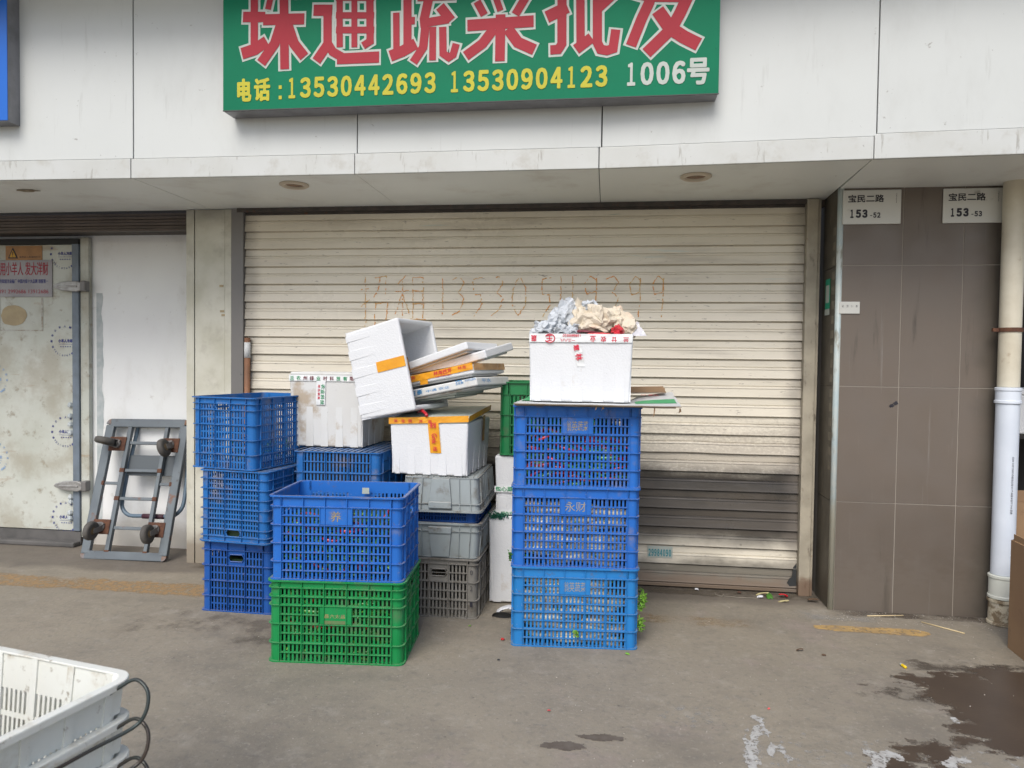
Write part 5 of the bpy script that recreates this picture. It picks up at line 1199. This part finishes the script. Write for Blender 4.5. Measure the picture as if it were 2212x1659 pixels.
for i in range(n):
    for j in range(n): b.f.append([i*(n+1)+j, (i+1)*(n+1)+j, (i+1)*(n+1)+j+1, i*(n+1)+j+1]); b.m.append(0)
o = b.build('clear_bag', M_clearbag, smooth=True); tag(o, 'corner of a thin lilac clear bag sticking out at the right of the foam box', 'plastic bag')

# ------------------------------------------------------------------ leaning platform trolley
tr_ = thing('platform_trolley', 'grey steel platform trolley leaning upside against the wall, wheels outward', 'trolley', (-3.205, 4.435, 0))
zt = math.atan2(.300, .925); W_, L_ = .625, .972
Mq = Matrix.Rotation(-zt, 4, 'X') @ Matrix.Rotation(-.012, 4, 'Y') # local: x across, z along slope, -y toward viewer
def tbox(name, m, x0, x1, z0, z1, y0=-.012, y1=.018, bevel=.003, parent=None):
    b = MB(); b.box(x0-W_/2, x1-W_/2, y0, y1, z0, z1, M=Mq); return b.build(name, m, parent or tr_, bevel=bevel)
tbox('end_rail', M_trol, .03, W_-.03, 0, .055, bevel=.004); tbox('end_rail', M_trol, .03, W_-.03, L_-.058, L_)
tbox('side_rail', M_trol, 0, .062, .035, L_-.045, -.0135, .02, bevel=.006); tbox('side_rail', M_trol, W_-.062, W_, .035, L_-.045, -.0135, .02, bevel=.006)
for cx, cz, sx, sz in ((.032, .034, -1, -1), (W_-.032, .034, 1, -1), (.032, L_-.038, -1, 1), (W_-.032, L_-.038, 1, 1)):
    b = MB(); pts = [(0, 0)]+[(sx*.032*math.cos(R_(a)), sz*.035*math.sin(R_(a))) for a in (0, 22, 45, 67, 90)]
    b.prism([(x+cx-W_/2, z+cz) for x, z in pts], -.0125, .0185, Mq); b.build('corner_gusset', mat('rusty_corner', (.20, .10, .05), .7, var=((.18, .2, .22), 12)) if 'rusty_corner' not in MATS else MATS['rusty_corner'], tr_)
tbox('inner_rail', M_trol, .170, .200, .056, L_-.059); tbox('inner_rail', M_trol, .452, .478, .056, L_-.059)
for z in (.20, .40, .595, .79): tbox('cross_bar', M_trol, .201, .451, z, z+.022, -.004, .014)
tbox('cross_bar', M_trol, .063, .169, .505, .525, -.004, .014); tbox('cross_bar', M_trol, .479, .562, .505, .525, -.004, .014)
for x0, x1 in ((.167, .203), (.449, .481)):
    for z in (.595, .40): tbox('weld_rust', M_rust, x0, x1, z-.004, z+.026, -.0145, .0, bevel=.004)
    tbox('weld_rust', M_rust, x0, x1, .050, .062, -.0145, .0, bevel=.003)
for x0 in (.050, .556): tbox('weld_rust', M_rust, x0, x0+.02, .50, .53, -.0150, .0, bevel=.004)
def caster(x, z, ang, tilt=0):
    """plate between two rails, fork swivelled by ang about the plate normal"""
    c = MB(); c.box(x-.062-W_/2, x+.062-W_/2, -.020, -.014, z-.05, z+.05, M=Mq); pt = c.build('caster', M_rust, tr_, bevel=.003)
    F_ = Mq @ Matrix.Translation((x-W_/2, -.02, z)) @ Matrix.Rotation(ang, 4, 'Y')
    b = MB(); b.lathe([(.030, 0), (.032, -.012), (.024, -.020)], 16, F_ @ Matrix.Rotation(R_(90), 4, 'X') @ Matrix.Scale(-1, 4, (0, 0, 1)) ); b.build('swivel', M_greysteel, pt)
    b = MB()
    for s_ in (-1, 1): b.prism([(-.025, 0), (.025, 0), (.050, -.085), (.022, -.095)], s_*.024-.002, s_*.024+.002, F_ @ Matrix(((1, 0, 0, 0), (0, 0, 1, 0), (0, 1, 0, 0), (0, 0, 0, 1))))
    b.box(-.026, .026, -.020, -.016, -.026, .026, M=F_); b.build('fork', M_greysteel, pt)
    A = F_ @ Matrix.Translation((.036, -.085, 0))
    b = MB(); b.lathe([(.026, -.018), (.052, -.021), (.062, -.014), (.0645, 0), (.062, .014), (.052, .021), (.026, .018)], 26, A); b.build('tyre', M_tyre, pt, smooth=True)
    b = MB(); b.lathe([(.006, -.024), (.010, -.021), (.018, -.0195), (.024, -.0195), (.024, .0195), (.018, .0195), (.010, .021), (.006, .024)], 18, A); b.build('hub', mat('brassy_hub', (.18, .13, .07), .5, metal=.5) if 'brassy_hub' not in MATS else MATS['brassy_hub'], pt, smooth=True)
caster(.118, .790, R_(186)); caster(.520, .785, R_(72)); caster(.118, .215, R_(96)); caster(.520, .205, R_(84))
# folded handle loop behind the deck
b = MB(); pts = []
for x, z in ((.20, .93), (.185, .60), (.185, .42)): pts.append(Mq @ Vector((x-W_/2, .055, z)))
for k in range(1, 7): a = R_(180+15*k); pts.append(Mq @ Vector((.285+.10*math.cos(a)-W_/2, .055, .40+.10*math.sin(a))))
for k in range(1, 7): a = R_(270+15*k); pts.append(Mq @ Vector((.545+.10*math.cos(a)-W_/2, .055, .40+.10*math.sin(a))))
for x, z in ((.645, .45), (.635, .60), (.60, .93)): pts.append(Mq @ Vector((x-W_/2, .055, z)))
b.tube(pts, .0135, 10); b.build('handle', M_tube, tr_, smooth=True)
b = MB(); b.tube([Mq @ Vector((x-W_/2, .055, .30)) for x in (.36, .42, .48, .52)], .017, 10); b.build('hand_grip', M_grip, tr_, smooth=True)
tbox('shelf_plate', M_troldk, .201, .56, .575, .72, .030, .036)

# ------------------------------------------------------------------ nested white baskets, near left
GW = 'white baskets nested at the near left'
def basket(label, z, first):
    W2, D2, hb = .62, .44, .35; m = BLUES['white']
    t = thing('white_basket', label, 'basket', (-1.425, 1.395, z), -.20, GW)
    def tp2(v):
        k = 1-.11*(1-v.z/hb); return Vector((v.x*k, v.y*(1-.15*(1-v.z/hb)), v.z))
    for (W, D, rz, nc) in ((W2, D2, 0, 4), (W2, D2, math.pi, 4), (D2, W2, math.pi/2, 3), (D2, W2, -math.pi/2, 3)):
        M = Matrix.Rotation(rz, 4, 'Z') @ Matrix.Translation((0, -D/2+.018, 0))
        b = MB(); rows = [.012, .12, .20, .268]; 
        for q in face_boxes(W-.03, 0, rows, nc, 7, half=False, post=.055): b.box(*q, M=M)
        b.box(-W/2+.03, W/2-.03, -.003, 0, .268, hb-.003, M=M); b.box(-W/2+.03, W/2-.03, -.003, 0, 0, .012, M=M)
        b.warp(tp2).build('side_panel', m, t)
        b = MB()
        for i in range(nc+1):
            x = -(W-.03)/2+.055+i*((W-.03)-.11)/nc; b.box(x-.010, x+.010, -.007, .004, .008, hb-.004, M=M)
        b.warp(tp2).build('rib', m, t)
    b = MB(); b.ring(W2-.034, D2-.034, .045, .004, .002, hb-.002, seg=8)
    # keep only the rounded corners of the liner
    keep = []
    for f in b.f:
        c = sum((Vector(b.v[i]) for i in f), Vector())/len(f)
        if abs(c.x) > (W2-.034)/2-.05 and abs(c.y) > (D2-.034)/2-.05: keep.append(f)
    b.warp(tp2)
    for sx_, sy_ in ((1, 1), (1, -1), (-1, 1), (-1, -1)):
        q = MB(); ff = [f for f in keep if sum(b.v[i][0] for i in f)*sx_ > 0 and sum(b.v[i][1] for i in f)*sy_ > 0]
        ids = sorted({i for f in ff for i in f}); mp_ = {i: n_ for n_, i in enumerate(ids)}
        q.v = [b.v[i] for i in ids]; q.f = [[mp_[i] for i in f] for f in ff]; q.m = [0]*len(q.f); q.build('corner_post', m, t, smooth=True)
    b = MB(); b.ring(W2, D2, .055, .022, hb-.006, hb, seg=8); o = b.build('rim', m, t, bevel=.002)
    b = MB(); b.ring(W2+.001, D2+.001, .0555, .003, hb-.016, hb-.003, seg=8); b.build('rim_skirt', m, t)
    b = MB()
    for i in range(11): x = -.26+.052*i; b.box(x-.010, x+.010, -.18, .18, .004, .008)
    for i in range(8): y = -.175+.05*i; b.box(-.265, .265, y-.008, y+.008, .0085, .011)
    b.build('base_grid', m, t)
    # wire bail on the right end, hanging outward
    b = MB(); P0 = [(.295, .150, hb-.022), (.335, .172, hb+.006), (.362, .175, hb+.004), (.384, .172, hb-.018), (.388, .160, hb-.055), (.372, .140, hb-.082), (.340, .06, hb-.098), (.334, -.05, hb-.10), (.340, -.12, hb-.095), (.372, -.165, hb-.07), (.38, -.175, hb-.02), (.335, -.172, hb+.004), (.295, -.15, hb-.022)]
    sm = []
    for i in range(len(P0)-1):
        p = [Vector(P0[max(0, min(len(P0)-1, i+k))]) for k in (-1, 0, 1, 2)]
        for k in range(6):
            u = k/6; sm.append(.5*((2*p[1])+(p[2]-p[0])*u+(2*p[0]-5*p[1]+4*p[2]-p[3])*u*u+(3*p[1]-p[0]-3*p[2]+p[3])*u**3))
    sm.append(Vector(P0[-1])); b.tube(sm, .0042, 8); b.build('wire_handle', M_wire, t, smooth=True)
    return t
for k, (z, l) in enumerate(((.27, 'topmost white basket of the nested pile at near left'), (.18, 'second white basket down in the nested pile at near left'), (.09, 'third white basket down in the nested pile at near left'), (0, 'lowest white basket of the nested pile at near left'))):
    basket(l, z, k == 0)

# ------------------------------------------------------------------ litter
def tagged(b, name, m, label, cat, loc=(0, 0, 0), rot=(0, 0, 0), grp=None, smooth=False):
    o = b.build(name, m, smooth=smooth); o.location = loc; o.rotation_euler = rot; return tag(o, label, cat, grp)
b = MB(); b.tube([(1.426, 4.119, .004), (1.627, 4.160, .004)], .003, 6); tagged(b, 'bamboo_stick', M_bamboo, 'thin bamboo stick lying along the foot of the tiled pillar', 'stick', smooth=True)
b = MB(); b.tube([(1.683, 4.07, .004), (1.835, 3.929, .004)], .003, 6); tagged(b, 'bamboo_stick', M_bamboo, 'thin bamboo stick lying aslant toward the cardboard box', 'stick', smooth=True)
b = MB(); b.lathe([(.006, 0), (.0065, .002), (.0065, .026), (.006, .028)], 10); t = tagged(b, 'lighter_stub', M_litey, 'tiny yellow plastic stub on the concrete above the puddle', 'litter', (1.352, 3.455, .0065), (R_(90), 0, .2), smooth=True)
b = MB(); b.lathe([(.004, -.012), (.0055, -.010), (.0055, -.001)], 10); b.build('white_tip', M_offw, t)
def blob(name, m, label, cat, loc, s, seed=1, grp=None, flat=.5, cr_=.6):
    return crumple(name, label, cat, m, loc, s, seed, n=8, grp=grp, crease=cr_)
blob('bag', M_bagw, 'white and black plastic bag crumpled on the ground between the stacks', 'plastic bag', (-.515, 3.80, .035), (.075, .06, .035), 21)
b = MB()
for i in range(13):
    for j in range(7):
        u, v = i/12*math.pi, j/6; b.v.append((-.055*math.cos(u)*1.0-.53, 3.765-.02*v+.004*math.sin(u*3), .004+.026*math.sin(u)*v**.5+.012*v))
for i in range(12):
    for j in range(6): b.f.append([i*7+j, (i+1)*7+j, (i+1)*7+j+1, i*7+j+1]); b.m.append(0)
tagged(b, 'bag', M_black, 'black plastic flap in front of the crumpled white bag between the stacks', 'plastic bag', smooth=True)
blob('rag', M_redbag, 'small red plastic scrap at the foot of the shutter', 'litter', (1.045, 4.375, .014), (.030, .02, .014), 22)
blob('paper_scrap', M_bagw, 'white foam scrap in front of the shutter, biggest one', 'litter', (.905, 4.34, .010), (.030, .018, .010), 23)
blob('paper_scrap', M_bagw, 'little white scrap under the shutter bottom bar', 'litter', (.555, 4.42, .010), (.015, .012, .010), 24)
blob('wilted_leaf', M_drylt, 'wilted yellow cabbage leaf at the foot of the shutter', 'leaf', (.93, 4.385, .012), (.045, .02, .014), 25)
blob('wilted_leaf', M_leaf, 'dull green leaf bunch at the foot of the shutter', 'leaf', (.965, 4.36, .010), (.022, .035, .010), 26)
blob('wilted_leaf', M_drylt, 'pale wilted leaf lying by the rail foot', 'leaf', (1.03, 4.29, .008), (.040, .014, .008), 27)
blob('wilted_leaf', M_dry, 'clump of brown dead leaves in the corner by the pillar', 'leaf', (1.195, 4.32, .014), (.042, .03, .014), 28)
blob('onion_scrap', M_rust, 'small brown onion scrap below the shutter', 'litter', (.80, 4.40, .010), (.016, .014, .012), 29)
blob('dry_leaf', M_dry, 'curled brown leaf alone on the open concrete', 'leaf', (.935, 3.56, .008), (.018, .010, .008), 30)
blob('dry_leaf', M_dry, 'second thin brown twig-like leaf right of the curled one', 'leaf', (1.03, 3.52, .005), (.012, .008, .004), 31)
blob('chili_scrap', M_peprd, 'red chili scrap on the ground left of the right stack', 'litter', (-.485, 3.46, .007), (.012, .012, .007), 32)
blob('chili_scrap', M_rust, 'dark red chili scrap near the corner of the right stack', 'litter', (-.455, 3.55, .007), (.010, .018, .007), 33)
blob('leaf_scrap', M_leafl, 'round lime leaf scrap in front of the right stack', 'leaf', (.115, 3.385, .006), (.013, .010, .005), 34)
blob('leaf_scrap', M_leafl, 'tiny lime leaf scrap on the ground between the stacks', 'leaf', (-.68, 3.62, .004), (.009, .009, .004), 35)
blob('red_scrap', mat('pink_scrap', (.75, .10, .10), .5), 'small pinkish-red scrap on the concrete, centre foreground', 'litter', (-.205, 2.78, .004), (.007, .008, .003), 36)
blob('red_scrap', MATS['pink_scrap'], 'small pinkish-red scrap beside the white paint smear', 'litter', (.655, 2.93, .004), (.007, .007, .003), 37)
blob('pebble', M_black, 'small dark pebble on the concrete between the two stacks', 'pebble', (-.47, 3.22, .005), (.009, .008, .006), 38)
b = MB(); b.tube([(.66, 4.40, .004), (.655, 4.355, .004), (.69, 4.33, .004), (.705, 4.37, .004), (.70, 4.335, .004), (.78, 4.325, .004), (.90, 4.325, .004)], .0016, 5); tagged(b, 'string', M_dustink, 'loose pale string on the ground in front of the shutter', 'string', smooth=True)
b = MB()
for i in range(330):
    x, y = random.uniform(-2.2, 2.0), random.uniform(2.4, 4.2); s_ = random.uniform(.0012, .0038)
    if random.random() < .35: x, y = random.uniform(1.2, 2.05), random.uniform(4.0, 4.19)
    a = random.uniform(0, 6); b.add([(x+s_*math.cos(a+k*2.1), y+s_*math.sin(a+k*2.1), .0015) for k in range(3)]+[(x, y, .0015+s_)], [(0, 1, 3), (1, 2, 3), (2, 0, 3)])
o = b.build('grit', mat('pale_grit', (.42, .39, .34), .8)); tag(o, kind='stuff')

# remove prototypes that were never placed
for k, p in enumerate(protos):
    if k not in used:
        for ch in list(p.children): bpy.data.objects.remove(ch)
        bpy.data.objects.remove(p)
